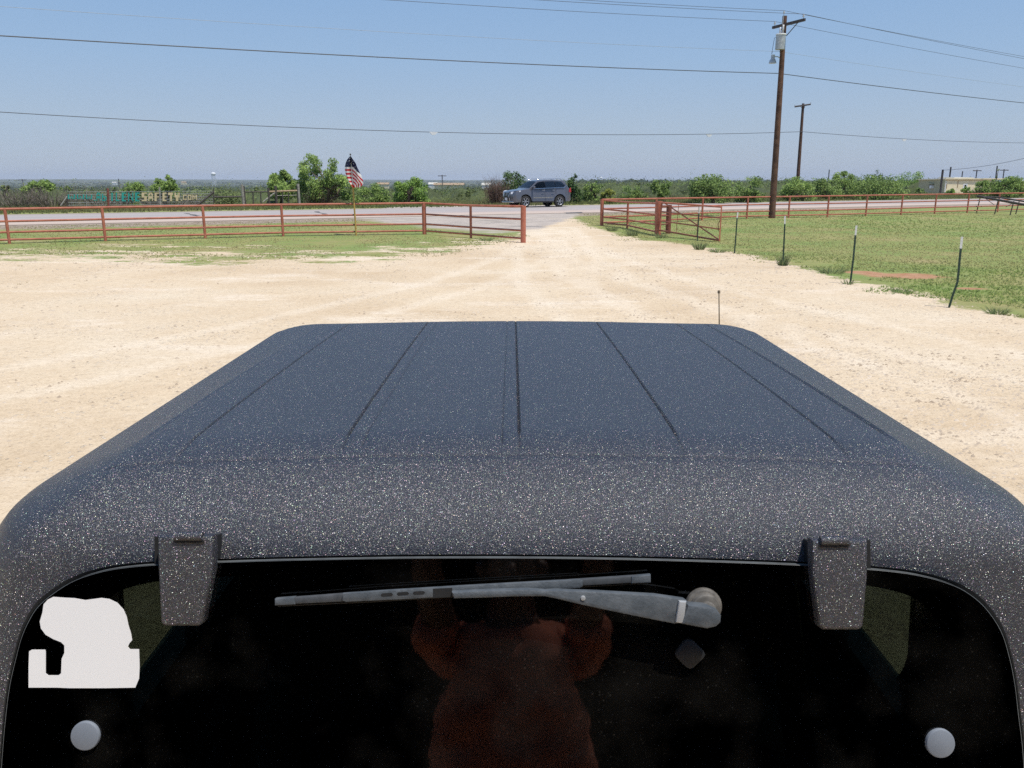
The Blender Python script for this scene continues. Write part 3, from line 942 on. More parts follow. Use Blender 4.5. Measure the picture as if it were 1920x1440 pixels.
for sg in (-1, 1):
    for yc in (1.62, 4.10):
        bm = bmesh.new()
        pts = [(CX+sg*.80, yc-.56, .72), (CX+sg*.80, yc-.40, .96), (CX+sg*.80, yc+.40, .96), (CX+sg*.80, yc+.56, .72), (CX+sg*.80, yc+.50, .72), (CX+sg*.80, yc+.36, .91), (CX+sg*.80, yc-.36, .91), (CX+sg*.80, yc-.50, .72)]
        prism(bm, pts, (sg*.14, 0, 0))
        obj('fender_flare', bm, M['darktrim'], jeep)
for yb_ in (.93, 4.9):
    bm = bmesh.new(); box(bm, (CX, yb_, .62), (1.5, .14, .18), None, .03)
    obj('bumper', bm, M['darktrim'], jeep)

def wheel(parent, c, r, wd, sgn, name='wheel', tyrer=.30, spokes=6):
    """tyre and rim about the x axis"""
    c = Vector(c)
    bm = bmesh.new()
    n = 36
    prof = [(-wd/2, r*.66), (-wd/2*1.02, r*.80), (-wd/2*.92, r*.95), (-wd/2*.6, r), (wd/2*.6, r), (wd/2*.92, r*.95), (wd/2*1.02, r*.80), (wd/2, r*.66), (wd*.3, r*.62), (-wd*.3, r*.62)]
    rings = []
    for k in range(n):
        a = 2*math.pi*k/n
        rings.append([bm.verts.new(c+Vector((x, rr*math.cos(a), rr*math.sin(a)))) for x, rr in prof])
    for k in range(n):
        A, B = rings[k], rings[(k+1) % n]
        for i in range(len(prof)):
            j = (i+1) % len(prof)
            bm.faces.new((A[i], A[j], B[j], B[i]))
    wh = obj(name, bm, M['tyre'], parent, sm=True, autosmooth=40)
    bm = bmesh.new()
    ax = Vector((sgn, 0, 0))
    n2 = 32
    for (x0, r0, x1, r1) in ((wd*.46, r*.66, wd*.40, r*.60), (wd*.40, r*.60, wd*.10, r*.57)):
        va = [bm.verts.new(c+ax*x0+Vector((0, r0*math.cos(2*math.pi*k/n2), r0*math.sin(2*math.pi*k/n2)))) for k in range(n2)]
        vb = [bm.verts.new(c+ax*x1+Vector((0, r1*math.cos(2*math.pi*k/n2), r1*math.sin(2*math.pi*k/n2)))) for k in range(n2)]
        for k in range(n2): bm.faces.new((va[k], va[(k+1) % n2], vb[(k+1) % n2], vb[k]))
    for k in range(spokes):
        a = 2*math.pi*k/spokes
        rad = Vector((0, math.cos(a), math.sin(a))); tan = Vector((0, -math.sin(a), math.cos(a)))
        p = [c+ax*wd*.36+rad*r*.10-tan*r*.05, c+ax*wd*.36+rad*r*.10+tan*r*.05, c+ax*wd*.38+rad*r*.60+tan*r*.085, c+ax*wd*.38+rad*r*.60-tan*r*.085]
        prism(bm, p, -ax*wd*.1)
    disc(bm, c+ax*wd*.22, ax, r*.15, wd*.18, 20, .01)
    obj('rim', bm, M['alloy'], wh, sm=True, autosmooth=30)
    bm = bmesh.new()
    disc(bm, c+ax*wd*.05, ax, r*.56, wd*.03, 24)
    obj('brake_disc', bm, M['darktrim'], wh)
    return wh
for sg in (-1, 1):
    for yc in (1.62, 4.10):
        wheel(jeep, (CX+sg*.80, yc, .41), .41, .25, sg)
bm = bmesh.new()
ab = at_y(1349, 640, 3.25); at_ = at_y(1348, 548, 3.25)
tube(bm, [(ab.x+.004, ab.y, 1.10), ab, at_], [.0035, .0028, .002], 8)
disc(bm, at_-Vector((0, 0, .004)), (0, 0, 1), .0055, .012, 12, .003)
M['antenna'] = noise_mat('dull_brass_wire', (.16, .12, .07), (.24, .18, .11), 20, .5)
obj('antenna', bm, M['antenna'], jeep, sm=True, autosmooth=40)

# ------------------------------------------------------------------ grey SUV on the road
sp_ = ground(1006, 388.2)
YAW = R(28.0)
suv = thing('suv', 'dark grey metallic SUV driving left along the road', 'car', (0, 0, 0))
# local: +x = rear, -x = nose, y = width (negative y faces the yard)
FRW, RRW = -1.40, 1.39
WR = .405
SW = .94
def arch(cx, r0, n=9):
    return [(cx+r0*math.cos(a), WR+r0*math.sin(a)) for a in np.linspace(math.pi-.12, .12, n)]
prof = [(-2.37, .34), (-2.42, .50), (-2.44, .78), (-2.40, 1.00), (-2.33, 1.10), (-2.05, 1.19), (-1.55, 1.25), (-1.12, 1.30), (-.40, 1.80), (-.22, 1.86), (.30, 1.90), (1.10, 1.90), (1.85, 1.86), (2.02, 1.81), (2.24, 1.38), (2.36, 1.16), (2.40, .80), (2.41, .52), (2.36, .40)]
low = [(2.00, .38)]+arch(RRW, .50)[::-1]+[(.80, .33), (-.80, .33)]+arch(FRW, .50)[::-1]+[(-2.0, .36)]
full = prof+low
def suv_half(z):
    k = max(0, z-1.15)
    return SW-.02-.30*k*k-.16*k*.9 if z > 1.15 else SW-.05*max(0, .55-z)
def sta(x, z, f):
    """f -1..1 across the width"""
    h = suv_half(z)
    y = f*h
    xx = x
    if x < -1.9: xx = x+.20*abs(f)**2.5*(1 if z < 1.3 else .4)
    if x > 1.9: xx = x-.13*abs(f)**3
    zz = z-(.03*f*f if z > 1.15 else 0)
    return Vector((xx, y, zz))
bm = bmesh.new()
fs = [-1, -.985, -.94, -.8, -.5, 0, .5, .8, .94, .985, 1]
shr = [.035, .012, 0, 0, 0, 0, 0, 0, 0, .012, .035]
ctr = Vector((0, 0, .95))
rings = []
for f, s_ in zip(fs, shr):
    rr = []
    for i, (x, z) in enumerate(full):
        p = sta(x, z, f)
        if i < len(prof):
            x2 = p.x-s_*np.sign(p.x)*(1 if abs(x) > 2.2 else .2)
            z2 = p.z-(s_ if z > 1.0 else -s_*.5)
            p = Vector((x2, p.y, z2))
        rr.append(bm.verts.new(p))
    rings.append(rr)
nF = len(full)
for a, b in zip(rings, rings[1:]):
    for i in range(nF):
        j = (i+1) % nF
        bm.faces.new((a[i], a[j], b[j], b[i]))
caps = [bm.faces.new(rings[0]), bm.faces.new(rings[-1][::-1])]
bmesh.ops.triangulate(bm, faces=caps)
obj('body', bm, M['suvpaint'], suv, sm=True, autosmooth=32)
def side_poly(name, pts, sgn, off, mat, parent=suv):
    bm = bmesh.new()
    bm.faces.new([bm.verts.new((x, sgn*(suv_half(z)+off), z-.03)) for x, z in pts])
    return obj(name, bm, mat, parent)
for sg in (-1, 1):
    side_poly('side_glass', [(-.92, 1.34), (-.34, 1.74), (.12, 1.80), (.18, 1.80), (.20, 1.35)], sg, .006, M['suvglass'])
    side_poly('side_glass', [(.24, 1.35), (.22, 1.80), (1.00, 1.82), (1.06, 1.38)], sg, .006, M['suvglass'])
    side_poly('side_glass', [(1.10, 1.39), (1.04, 1.82), (1.60, 1.80), (1.88, 1.52), (1.72, 1.42)], sg, .006, M['suvglass'])
    side_poly('window_trim', [(-1.0, 1.315), (1.74, 1.395), (1.93, 1.52), (1.95, 1.50), (1.75, 1.365), (-1.0, 1.285)], sg, .008, M['chrome'])
    side_poly('door_gap', [(.205, .48), (.205, 1.33), (.219, 1.33), (.219, .48)], sg, .006, M['darktrim'])
    side_poly('door_gap', [(-.86, .48), (-.90, 1.27), (-.886, 1.27), (-.846, .48)], sg, .006, M['darktrim'])
    side_poly('door_gap', [(1.06, .95), (1.08, 1.37), (1.094, 1.37), (1.075, .95)], sg, .006, M['darktrim'])
    side_poly('door_trim', [(-.78, .70), (.80, .72), (.80, .69), (-.78, .67)], sg, .010, M['chrome'])
    for xa in (.02, .86):
        bm = bmesh.new(); box(bm, (xa, sg*(suv_half(1.2)+.022), 1.17), (.20, .03, .035), None, .01)
        obj('door_handle', bm, M['chrome'], suv)
    bm = bmesh.new(); box(bm, (0, sg*(SW+.05), .40), (1.75, .16, .05), None, .015)
    obj('running_board', bm, M['darktrim'], suv)
    bm = bmesh.new()
    tube(bm, [(-.35, sg*.60, 1.86), (-.15, sg*.61, 1.945), (1.5, sg*.61, 1.945), (1.75, sg*.60, 1.86)], .022, 8)
    obj('roof_rail', bm, M['chrome'], suv, sm=True, autosmooth=50)
    bm = bmesh.new(); box(bm, (-.80, sg*1.03, 1.36), (.13, .22, .17), None, .04, 3); box(bm, (-.80, sg*.92, 1.32), (.06, .12, .04))
    obj('wing_mirror', bm, M['suvpaint'], suv, sm=True, autosmooth=40)
    bm = bmesh.new()
    hp = [(-2.36, .60), (-2.20, .74), (-1.93, .90), (-1.80, .935), (-1.98, .945), (-2.25, .84)]
    tp = [(-2.40, .58, .91), (-2.16, .82, .96), (-1.80, .945, 1.08), (-1.82, .95, 1.17), (-2.10, .89, 1.14), (-2.38, .58, 1.07)]
    vs = [Vector((x-.012, sg*(y+.012), z)) for x, y, z in tp]
    bm.faces.new([bm.verts.new(v) for v in vs])
    obj('headlight', bm, M['lamp'], suv)
    bm = bmesh.new()
    vs = [(-2.33, .62, .56), (-2.10, .86, .55), (-2.05, .90, .66), (-2.30, .66, .70)]
    bm.faces.new([bm.verts.new((x-.06, sg*(y+.02), z)) for x, y, z in vs])
    obj('fog_lamp', bm, M['darktrim'], suv)
    bm = bmesh.new()
    prism(bm, [(2.12, sg*.93, 1.02), (2.30, sg*.90, 1.02), (2.28, sg*.88, 1.34), (2.14, sg*.90, 1.22)], (0.02, sg*.035, 0))
    obj('tail_light', bm, M['redlamp'], suv)
def xz_front(z): return float(np.interp(z, [.34, .50, .78, 1.0, 1.1], [-2.37, -2.42, -2.44, -2.40, -2.33]))
bm = bmesh.new()
gp = [(-.50, .42), (-.44, .66), (-.34, .74), (-.42, 1.03), (.42, 1.03), (.34, .74), (.44, .66), (.50, .42)]
bm.faces.new([bm.verts.new((xz_front(z)-.012+.10*abs(y)**2.5, y, z)) for y, z in gp])
grille = obj('grille', bm, M['darktrim'], suv)
for pts in ([(-.53, .42), (-.47, .66), (-.37, .74), (-.45, 1.05), (-.40, 1.05), (-.32, .74), (-.42, .66), (-.47, .42)],):
    for sg in (-1, 1):
        bm = bmesh.new()
        prism(bm, [(xz_front(z)-.014+.10*abs(y)**2.5, sg*y, z) for y, z in pts], (-.02, 0, 0))
        obj('grille_surround', bm, M['chrome'], grille)
bm = bmesh.new(); prism(bm, [(-2.455, -.43, 1.03), (-2.455, .43, 1.03), (-2.44, .43, 1.07), (-2.44, -.43, 1.07)], (.03, 0, 0)); obj('grille_bar', bm, M['chrome'], grille)
for zz in (.80, .88, .96):
    bm = bmesh.new(); box(bm, (xz_front(zz)-.018, 0, zz), (.02, .70, .018)); obj('grille_bar', bm, M['alloy'], grille)
bm = bmesh.new(); box(bm, (-2.465, 0, .58), (.02, .34, .17)); obj('number_plate', bm, M['plate'], suv)
bm = bmesh.new(); box(bm, (-2.32, 0, .37), (.22, 1.5, .10), None, .03); obj('bumper_lip', bm, M['chrome'], suv)
bm = bmesh.new()
w0 = [sta(-1.06, 1.335, -.93), sta(-1.06, 1.335, -.5), sta(-1.07, 1.335, 0), sta(-1.06, 1.335, .5), sta(-1.06, 1.335, .93), sta(-.44, 1.775, .90), sta(-.44, 1.775, .4), sta(-.44, 1.775, -.4), sta(-.44, 1.775, -.90)]
bm.faces.new([bm.verts.new(p+Vector((-.012, 0, .016))) for p in w0])
obj('windscreen', bm, M['suvglass'], suv)
bm = bmesh.new()
r0 = [sta(2.06, 1.76, -.8), sta(2.06, 1.76, .8), sta(2.22, 1.42, .85), sta(2.22, 1.42, -.85)]
bm.faces.new([bm.verts.new(p+Vector((.02, 0, .01))) for p in r0])
obj('rear_glass', bm, M['suvglass'], suv)
bm = bmesh.new()
box(bm, (0, 0, .55), (3.6, 1.3, .36)); obj('underbody', bm, M['darktrim'], suv)
for sg in (-1, 1):
    for xc in (FRW, RRW):
        # wheel() spins about x; turn it to spin about y
        holder = wheel(suv, (0, 0, 0), WR, .27, sg, spokes=6)
        rot = Matrix.Rotation(R(90), 4, 'Z')
        for me in {holder.data}|{c.data for c in holder.children}:
            me.transform(Matrix.Translation((xc, sg*.80, WR)) @ rot)
suv.location = (sp_.x, sp_.y, ROADZ+.016)
suv.rotation_euler = (0, 0, YAW)
suv.scale = (1.04, 1.04, 1.04)

# ------------------------------------------------------------------ pipe fences and gate
def pole_top(base, h): return Vector((base.x, base.y, base.z+h))
def pipe_run(root, bases, hts, fr, post_r, rail_r, mat, mids=True, post_mats=None):
    for i, b in enumerate(bases):
        bm = bmesh.new()
        rr = post_r[i] if isinstance(post_r, list) else post_r
        tube(bm, [b-Vector((0, 0, .2)), pole_top(b, hts[i])], rr, 10)
        obj('post', bm, mat, root, sm=True, autosmooth=40)
    for f in fr:
        bm = bmesh.new()
        tube(bm, [b+Vector((0, 0, hts[i]*f)) for i, b in enumerate(bases)], rail_r*(1.15 if f > .9 else 1), 8)
        obj('rail', bm, mat, root, sm=True, autosmooth=40)

FR = [.985, .64, .33, .115]
LB = [(-160, 464), (18, 457), (198, 452), (385, 447), (531, 443), (668, 440.5), (796, 439.5), (883, 446.5), (981, 455)]
LT = [(-185, 395), (8, 391), (191, 388), (380, 385), (526, 383), (664, 381.5), (793, 380), (880, 384.5), (978, 386)]
lf = thing('pipe_fence', 'red oxide pipe fence with four rails along the verge left of the drive', 'fence', ground(400, 447))
bases = [ground(*p) for p in LB]
hts = []
for b, t_ in zip(bases, LT):
    hts.append(max(1.0, at_y(t_[0], t_[1], b.y).z-b.z))
keep = [i for i in range(len(bases)) if i != 5]
pipe_run(lf, [bases[i] for i in keep], [hts[i] for i in keep], FR, [.05]*6+[.05, .085] if False else [.05, .05, .05, .05, .05, .085, .05, .10], .036, M['pipe'])
print('fence heights', [round(h, 2) for h in hts])

rf_ = thing('pipe_fence', 'long red pipe fence dividing the green pasture from the road', 'fence', ground(1500, 408))
RB = [(1128, 423), (1229, 419), (1316, 413.5), (1400, 410), (1478, 408.5), (1551, 407), (1623, 405), (1689, 403), (1752, 401), (1813, 399.5), (1870, 398), (1925, 396), (1978, 394.5), (2030, 393)]
RTY = lambda x: np.interp(x, [1128, 1280, 1920, 2100], [373.5, 371.0, 361.3, 358.5])
bases = [ground(*p) for p in RB]
hts = [at_y(px, RTY(px), b.y).z-b.z for (px, py), b in zip(RB, bases)]
print('right fence heights', [round(h, 2) for h in hts])
pipe_run(rf_, bases, hts, FR, [.085]+[.05]*20, .036, M['pipe'])
wg = thing('pipe_fence', 'short red pipe wing fence leading to the open gate beside the drive', 'fence', ground(1178, 430))
wb = [bases[0]+Vector((.12, -.05, 0)), ground(1176, 428), ground(1228, 441)]
pipe_run(wg, wb[1:2], [at_y(1178, 378.5, wb[1].y).z-wb[1].z], [], .05, .036, M['pipe'])
tops = [(1130, 375), (1178, 378.5), (1230, 380.5)]
wh_ = [at_y(t_[0], t_[1], b.y).z-b.z for t_, b in zip(tops, wb)]
for f in FR:
    bm = bmesh.new(); tube(bm, [b+Vector((0, 0, h*f)) for b, h in zip(wb, wh_)], .036, 8)
    obj('rail', bm, M['pipe'], wg, sm=True, autosmooth=40)
p1 = ground(1233, 442); p2 = ground(1252.5, 438)
for p, tpx, r_, mt in ((p1, (1236, 377), .125, 'pipe'), (p2, (1253, 384), .11, 'pipedark')):
    bm = bmesh.new(); hh = at_y(tpx[0], tpx[1], p.y).z-p.z
    tube(bm, [p-Vector((0, 0, .2)), pole_top(p, hh)], r_, 14)
    obj('gate_post', bm, M[mt], wg, sm=True, autosmooth=40)
for f in (.86, .56, .30):
    bm = bmesh.new(); tube(bm, [p1+Vector((0, 0, 1.3*f+.05)), p2+Vector((0, 0, 1.3*f))], .03, 8)
    obj('rail', bm, M['pipedark'], wg)
gt = thing('pipe_gate', 'red pipe gate with diagonal brace standing open into the pasture', 'gate', ground(1290, 445))
ge = ground(1349, 454)
gs = p1+Vector((.02, -.16, 0))
def gpt(u, px, py):
    P = gs.lerp(ge, u)
    return Vector((P.x, P.y, at_y(px, py, P.y).z))
TLg, BLg = gpt(.03, 1237, 380), gpt(.0, 1232, 431.5)
TRg, BRg = gpt(1, 1350, 388), gpt(1, 1347, 451)
def gq(u, v): return (TLg.lerp(TRg, u)).lerp(BLg.lerp(BRg, u), v)
bm = bmesh.new()
tube(bm, [gq(0, 0), gq(1, 0), gq(1, 1), gq(0, 1), gq(0, 0)], .036, 8)
obj('gate_frame', bm, M['pipe'], gt, sm=True, autosmooth=50)
for v in (.33, .66):
    bm = bmesh.new(); tube(bm, [gq(0, v), gq(1, v)], .026, 8); obj('rail', bm, M['pipe'], gt, sm=True, autosmooth=40)
bm = bmesh.new(); tube(bm, [gq(.06, .02), gq(.98, .97)], .026, 8); obj('brace', bm, M['pipe'], gt, sm=True, autosmooth=40)
for u in (.30, .64):
    bm = bmesh.new(); tube(bm, [gq(u, 0), gq(u, 1)], .012, 6); obj('stay', bm, M['pipe'], gt)
bm = bmesh.new(); tube(bm, [gq(.985, .36)+Vector((.03, -.02, 0)), gq(.985, .42)+Vector((-.06, -.03, -.1)), gq(.98, .72)], .014, 6); obj('chain', bm, M['pipedark'], gt)

# T posts
def tpost(tip, tipb, pts, label):
    b = ground(*pts[0])
    r = thing('fence_post', label, 'fence post', b, 'steel posts along the pasture edge')
    P = [at_y(px, py, b.y) for px, py in pts]
    P[0] = b-Vector((0, 0, .12))
    tb = at_y(tipb[0], tipb[1], b.y); tt = at_y(tip[0], tip[1], b.y)
    def tee(bm, path):
        # T section: flange and stem, with studs
        n = len(path)
        for (cx, cy, wx, wy) in ((0, 0, .042, .006), (0, .016, .006, .028)):
            rr = []
            for p in path:
                rr.append([bm.verts.new(p+Vector((cx+sx*wx/2, cy+sy*wy/2, 0))) for sx, sy in ((-1, -1), (1, -1), (1, 1), (-1, 1))])
            for a, c in zip(rr, rr[1:]):
                for k in range(4): bm.faces.new((a[k], a[(k+1) % 4], c[(k+1) % 4], c[k]))
            bm.faces.new(rr[0]); bm.faces.new(rr[-1])
    bm = bmesh.new(); tee(bm, P+[tb])
    L_ = (tb-P[-1]).length
    full_ = P+[tb]
    for a, c in zip(full_, full_[1:]):
        k = max(1, int((c-a).length/.055))
        for q in range(k): box(bm, a.lerp(c, q/k)+Vector((0, -.006, 0)), (.014, .008, .012))
    obj('post', bm, M['tgreen'], r)
    bm = bmesh.new(); tee(bm, [tb, tt]); obj('white_tip', bm, M['twhite'], r)
tpost((1311.5, 389), (1310.5, 400), [(1307, 452), (1309, 425)], 'green steel post with white tip standing behind the open red gate')
tpost((1383.5, 398), (1382, 409), [(1377, 475), (1380, 440)], 'thin green white-tipped post first right of the open gate')
tpost((1472, 405), (1471.5, 420), [(1468, 494), (1470, 455)], 'green white-tipped post with a weed clump at its foot')
tpost((1606, 423), (1604, 441), [(1594, 532), (1600, 485)], 'straight leaning green white-tipped post beside bare red soil')
tpost((1804, 444), (1801.5, 466), [(1777, 577), (1787, 552), (1795, 530), (1797.5, 508), (1799, 490)], 'bent green white-tipped post nearest the parked car')

# flag
fb = ground(668, 441.5)
fl = thing('flag_pole', 'yellow wooden pole tied to the left pipe fence', 'flag pole', fb)
ft = at_y(657, 291, fb.y)
bm = bmesh.new(); tube(bm, [fb-Vector((0, 0, .1)), fb.lerp(at_y(661.5, 345, fb.y), 1)], .032, 10); obj('lower_pole', bm, M['yellow'], fl, sm=True, autosmooth=40)
bm = bmesh.new(); tube(bm, [at_y(661.5, 345.2, fb.y), ft], [.022, .016], 10); obj('upper_pole', bm, M['white'], fl, sm=True, autosmooth=40)
bm = bmesh.new(); disc(bm, ft, (0, 0, 1), .03, .06, 10, .02); obj('finial', bm, M['darkwood'], fl)
def flag_mat():
    m, t, b = newmat('flag_cloth')
    a = t.nodes.new('ShaderNodeAttribute'); a.attribute_name = 'stripe'
    s = t.nodes.new('ShaderNodeAttribute'); s.attribute_name = 'canton'
    r = t.nodes.new('ShaderNodeValToRGB'); r.color_ramp.interpolation = 'CONSTANT'
    e = r.color_ramp.elements
    white = (.88, .85, .83, 1); red = (.60, .03, .045, 1)
    e[0].position = 0; e[0].color = white
    e[1].position = .1; e[1].color = red
    for i in range(2, 10):
        k = e.new(i*.1); k.color = white if i % 2 == 0 else red
    t.links.new(a.outputs['Fac'], r.inputs['Fac'])
    tc = t.nodes.new('ShaderNodeTexCoord')
    v = t.nodes.new('ShaderNodeTexVoronoi'); v.inputs['Scale'].default_value = 9; v.inputs['Randomness'].default_value = .35
    t.links.new(tc.outputs['Object'], v.inputs['Vector'])
    lt = t.nodes.new('ShaderNodeMath'); lt.operation = 'LESS_THAN'; lt.inputs[1].default_value = .22
    t.links.new(v.outputs['Distance'], lt.inputs[0])
    mx = t.nodes.new('ShaderNodeMix'); mx.data_type = 'RGBA'; mx.inputs['A'].default_value = (.012, .016, .06, 1); mx.inputs['B'].default_value = (.6, .6, .62, 1)
    t.links.new(lt.outputs[0], mx.inputs['Factor'])
    gt_ = t.nodes.new('ShaderNodeMath'); gt_.operation = 'GREATER_THAN'; gt_.inputs[1].default_value = .5
    t.links.new(s.outputs['Fac'], gt_.inputs[0])
    m2 = t.nodes.new('ShaderNodeMix'); m2.data_type = 'RGBA'
    t.links.new(gt_.outputs[0], m2.inputs['Factor']); t.links.new(r.outputs['Color'], m2.inputs['A']); t.links.new(mx.outputs['Result'], m2.inputs['B'])
    t.links.new(m2.outputs['Result'], b.inputs['Base Color'])
    b.inputs['Roughness'].default_value = .75
    tr = t.nodes.new('ShaderNodeBsdfTranslucent'); t.links.new(m2.outputs['Result'], tr.inputs['Color'])
    ms = t.nodes.new('ShaderNodeMixShader'); ms.inputs[0].default_value = .3
    t.links.new(b.outputs[0], ms.inputs[1]); t.links.new(tr.outputs[0], ms.inputs[2])
    t.links.new(ms.outputs[0], t.nodes['Material Output'].inputs['Surface'])
    return m
yl_ = [293, 299, 306, 314, 322, 330, 338, 345, 351.5]
xl_ = [656, 651, 648, 646.5, 647, 649, 653, 657, 661]
xr_ = [658, 662, 667, 670, 674, 678, 680.5, 681, 675]
fv = []; st = []; ca = []
nu, nv = 40, 80
for j in range(nv+1):
    v_ = j/nv; yy = 293+58.5*v_
    l_ = np.interp(yy, yl_, xl_); r_ = np.interp(yy, yl_, xr_); c_ = 657.3+v_*5.5
    for i in range(nu+1):
        a_ = -1+2*i/nu
        px = c_+(a_*(c_-l_) if a_ < 0 else a_*(r_-c_))
        dep = fb.y+.10*math.sin(a_*5+v_*3)+(.05*math.sin(a_*9+v_*9))*abs(a_)-.05*abs(a_)-.07
        q = at_y(px, yy, dep)
        fv.append(q)
        f_ = v_ if a_ < 0 else v_-.30*a_*(.35+v_)+.02*math.sin(a_*6)
        ca.append(1.0 if f_ < .345+(.0 if a_ < 0 else -.04*a_-.02) else 0.0)
        st.append(max(0, min(.999, (f_-.345)/.62)))
ii = np.arange((nu+1)*(nv+1)).reshape(nv+1, nu+1)
ff = np.stack([ii[:-1, :-1].ravel(), ii[:-1, 1:].ravel(), ii[1:, 1:].ravel(), ii[1:, :-1].ravel()], 1)
fo = mesh_np('flag', np.array([(p.x-fb.x, p.y-fb.y, p.z-fb.z) for p in fv]), ff, flag_mat(), attrs={'stripe': st, 'canton': ca}, smooth_shade=True)
fo.location = fb
tag(fo, 'stars and stripes flag hanging furled from the yellow pole', 'flag')

# ------------------------------------------------------------------ utility poles and lines
def wire_run(a, b, sag, r, mat, name, label, group, n=40, parent=None):
    bm = bmesh.new()
    pts = []
    for k in range(n+1):
        t_ = k/n
        p = a.lerp(b, t_); p.z -= 4*sag*t_*(1-t_)
        pts.append(p)
    tube(bm, pts, r, 5, False)
    o = obj(name, bm, mat, parent, sm=True)
    if label: tag(o, label, 'power line', group)
    return o
RU3 = Vector((RU[0], RU[1], 0))
def fitted(a, sgn, px, py, span, sag):
    """far end of a wire that leaves a along the road and is seen at (px, py) on its way"""
    dirv = RU3*sgn
    nrm = Vector((-dirv.y, dirv.x, 0))
    q = on_plane(px, py, a, nrm)
    t0 = (q-a).dot(dirv)/span
    zb = a.z+(q.z-a.z+4*sag*t0*(1-t0))/t0
    return a+dirv*span+Vector((0, 0, zb-a.z)), t0

pb = ground(1447, 409)
pt = at_y(1471.5, 30, pb.y)
up = thing('utility_pole', 'tall brown wooden utility pole with transformer and street lamp', 'utility pole', pb)
hp_ = pt.z-pb.z
lean = Vector((pt.x-pb.x, 0, 0))
def onpole(py):
    k = (at_y(1460, py, pb.y).z-pb.z)/hp_
    return pb.lerp(Vector((pt.x, pt.y, pt.z)), k)
bm = bmesh.new(); tube(bm, [pb-Vector((0, 0, .3)), pb.lerp(pt, .3), pb.lerp(pt, .65), pt], [.185, .165, .145, .115], 14)
obj('pole', bm, M['polewood'], up, sm=True, autosmooth=40)
# cross arm, seen at an angle
ca_ = onpole(42)
arm_dir = (Vector((RN[0], RN[1], 0))*-1)
armL = at_y(1447, 53, pb.y+.9); armR = at_y(1507, 38, pb.y-1.1)
bm = bmesh.new()
d_ = (armR-armL); u_, v_ = basis(d_)
rings = []
for p in (armL, armR):
    p = p+Vector((0, -.18, 0))
    rings.append([bm.verts.new(p+u_*a*.055+v_*b*.065) for a, b in ((-1, -1), (1, -1), (1, 1), (-1, 1))])
for k in range(4): bm.faces.new((rings[0][k], rings[0][(k+1) % 4], rings[1][(k+1) % 4], rings[1][k]))
bm.faces.new(rings[0]); bm.faces.new(rings[1])
obj('cross_arm', bm, M['armwood'], up)
bm = bmesh.new(); tube(bm, [onpole(68)+Vector((.1, -.18, 0)), armL.lerp(armR, .79)+Vector((0, -.18, -.06))], .022, 6)
tube(bm, [onpole(60)+Vector((-.1, -.18, 0)), armL.lerp(armR, .22)+Vector((0, -.18, -.06))], .022, 6)
obj('brace', bm, M['armwood'], up)
def insulator(p):
    bm = bmesh.new()
    tube(bm, [p, p+Vector((0, 0, .10))], .012, 8)
    for k in range(3): disc(bm, p+Vector((0, 0, .09+k*.045)), (0, 0, 1), .06-.012*k, .03, 12, .01)
    obj('insulator', bm, M['porcelain'], up, sm=True, autosmooth=40)
    return p+Vector((0, 0, .22))
iT = insulator(pt+Vector((-.08, -.1, .02)))
iL = insulator(armL.lerp(armR, .06)+Vector((0, -.18, .06)))
iR = insulator(armL.lerp(armR, .95)+Vector((0, -.18, .06)))
bm = bmesh.new(); tube(bm, [onpole(60)+Vector((-.13, -.1, 0)), pt+Vector((-.09, -.1, .05))], .02, 6); obj('top_bracket', bm, M['steel'], up)
tc_ = at_y(1460, 80, pb.y)+Vector((.02, -.25, 0))
bm = bmesh.new()
tube(bm, [tc_+Vector((0, 0, -.38)), tc_+Vector((0, 0, .34)), tc_+Vector((0, 0, .40))], [.25, .25, .19], 20)
tr_ = obj('transformer', bm, M['steel'], up, sm=True, autosmooth=40)
bm = bmesh.new(); disc(bm, tc_+Vector((0, 0, .33)), (0, 0, 1), .27, .06, 20, .02); obj('lid', bm, M['white'], tr_, sm=True, autosmooth=40)
bm = bmesh.new()
tube(bm, [tc_+Vector((-.06, 0, .4)), tc_+Vector((-.07, 0, .72))], [.05, .03], 8); tube(bm, [tc_+Vector((.1, .05, .4)), tc_+Vector((.12, .05, .85))], [.05, .03], 8)
obj('bushing', bm, M['porcelain'], tr_, sm=True)
bm = bmesh.new()
tube(bm, [tc_+Vector((-.27, 0, .22)), tc_+Vector((-.33, 0, .2)), tc_+Vector((-.42, 0, -.6)), onpole(97)+Vector((-.55, -.1, 0))], .012, 5)
tube(bm, [tc_+Vector((0, 0, -.38)), tc_+Vector((.0, 0, -.5)), onpole(90)+Vector((-.1, -.1, 0))], .02, 6)
obj('lead_wire', bm, M['wire'], tr_)
lp_ = at_y(1449, 111, pb.y)
bm = bmesh.new(); tube(bm, [onpole(111), lp_.lerp(onpole(111), .5)+Vector((0, 0, .13)), lp_+Vector((0, 0, .12))], .025, 8)
tube(bm, [lp_+Vector((0, 0, .22)), lp_+Vector((0, 0, .02)), lp_+Vector((0, 0, -.05)), lp_+Vector((0, 0, -.2))], [.10, .10, .16, .20], 14)
obj('street_lamp', bm, M['steel'], up, sm=True, autosmooth=40)

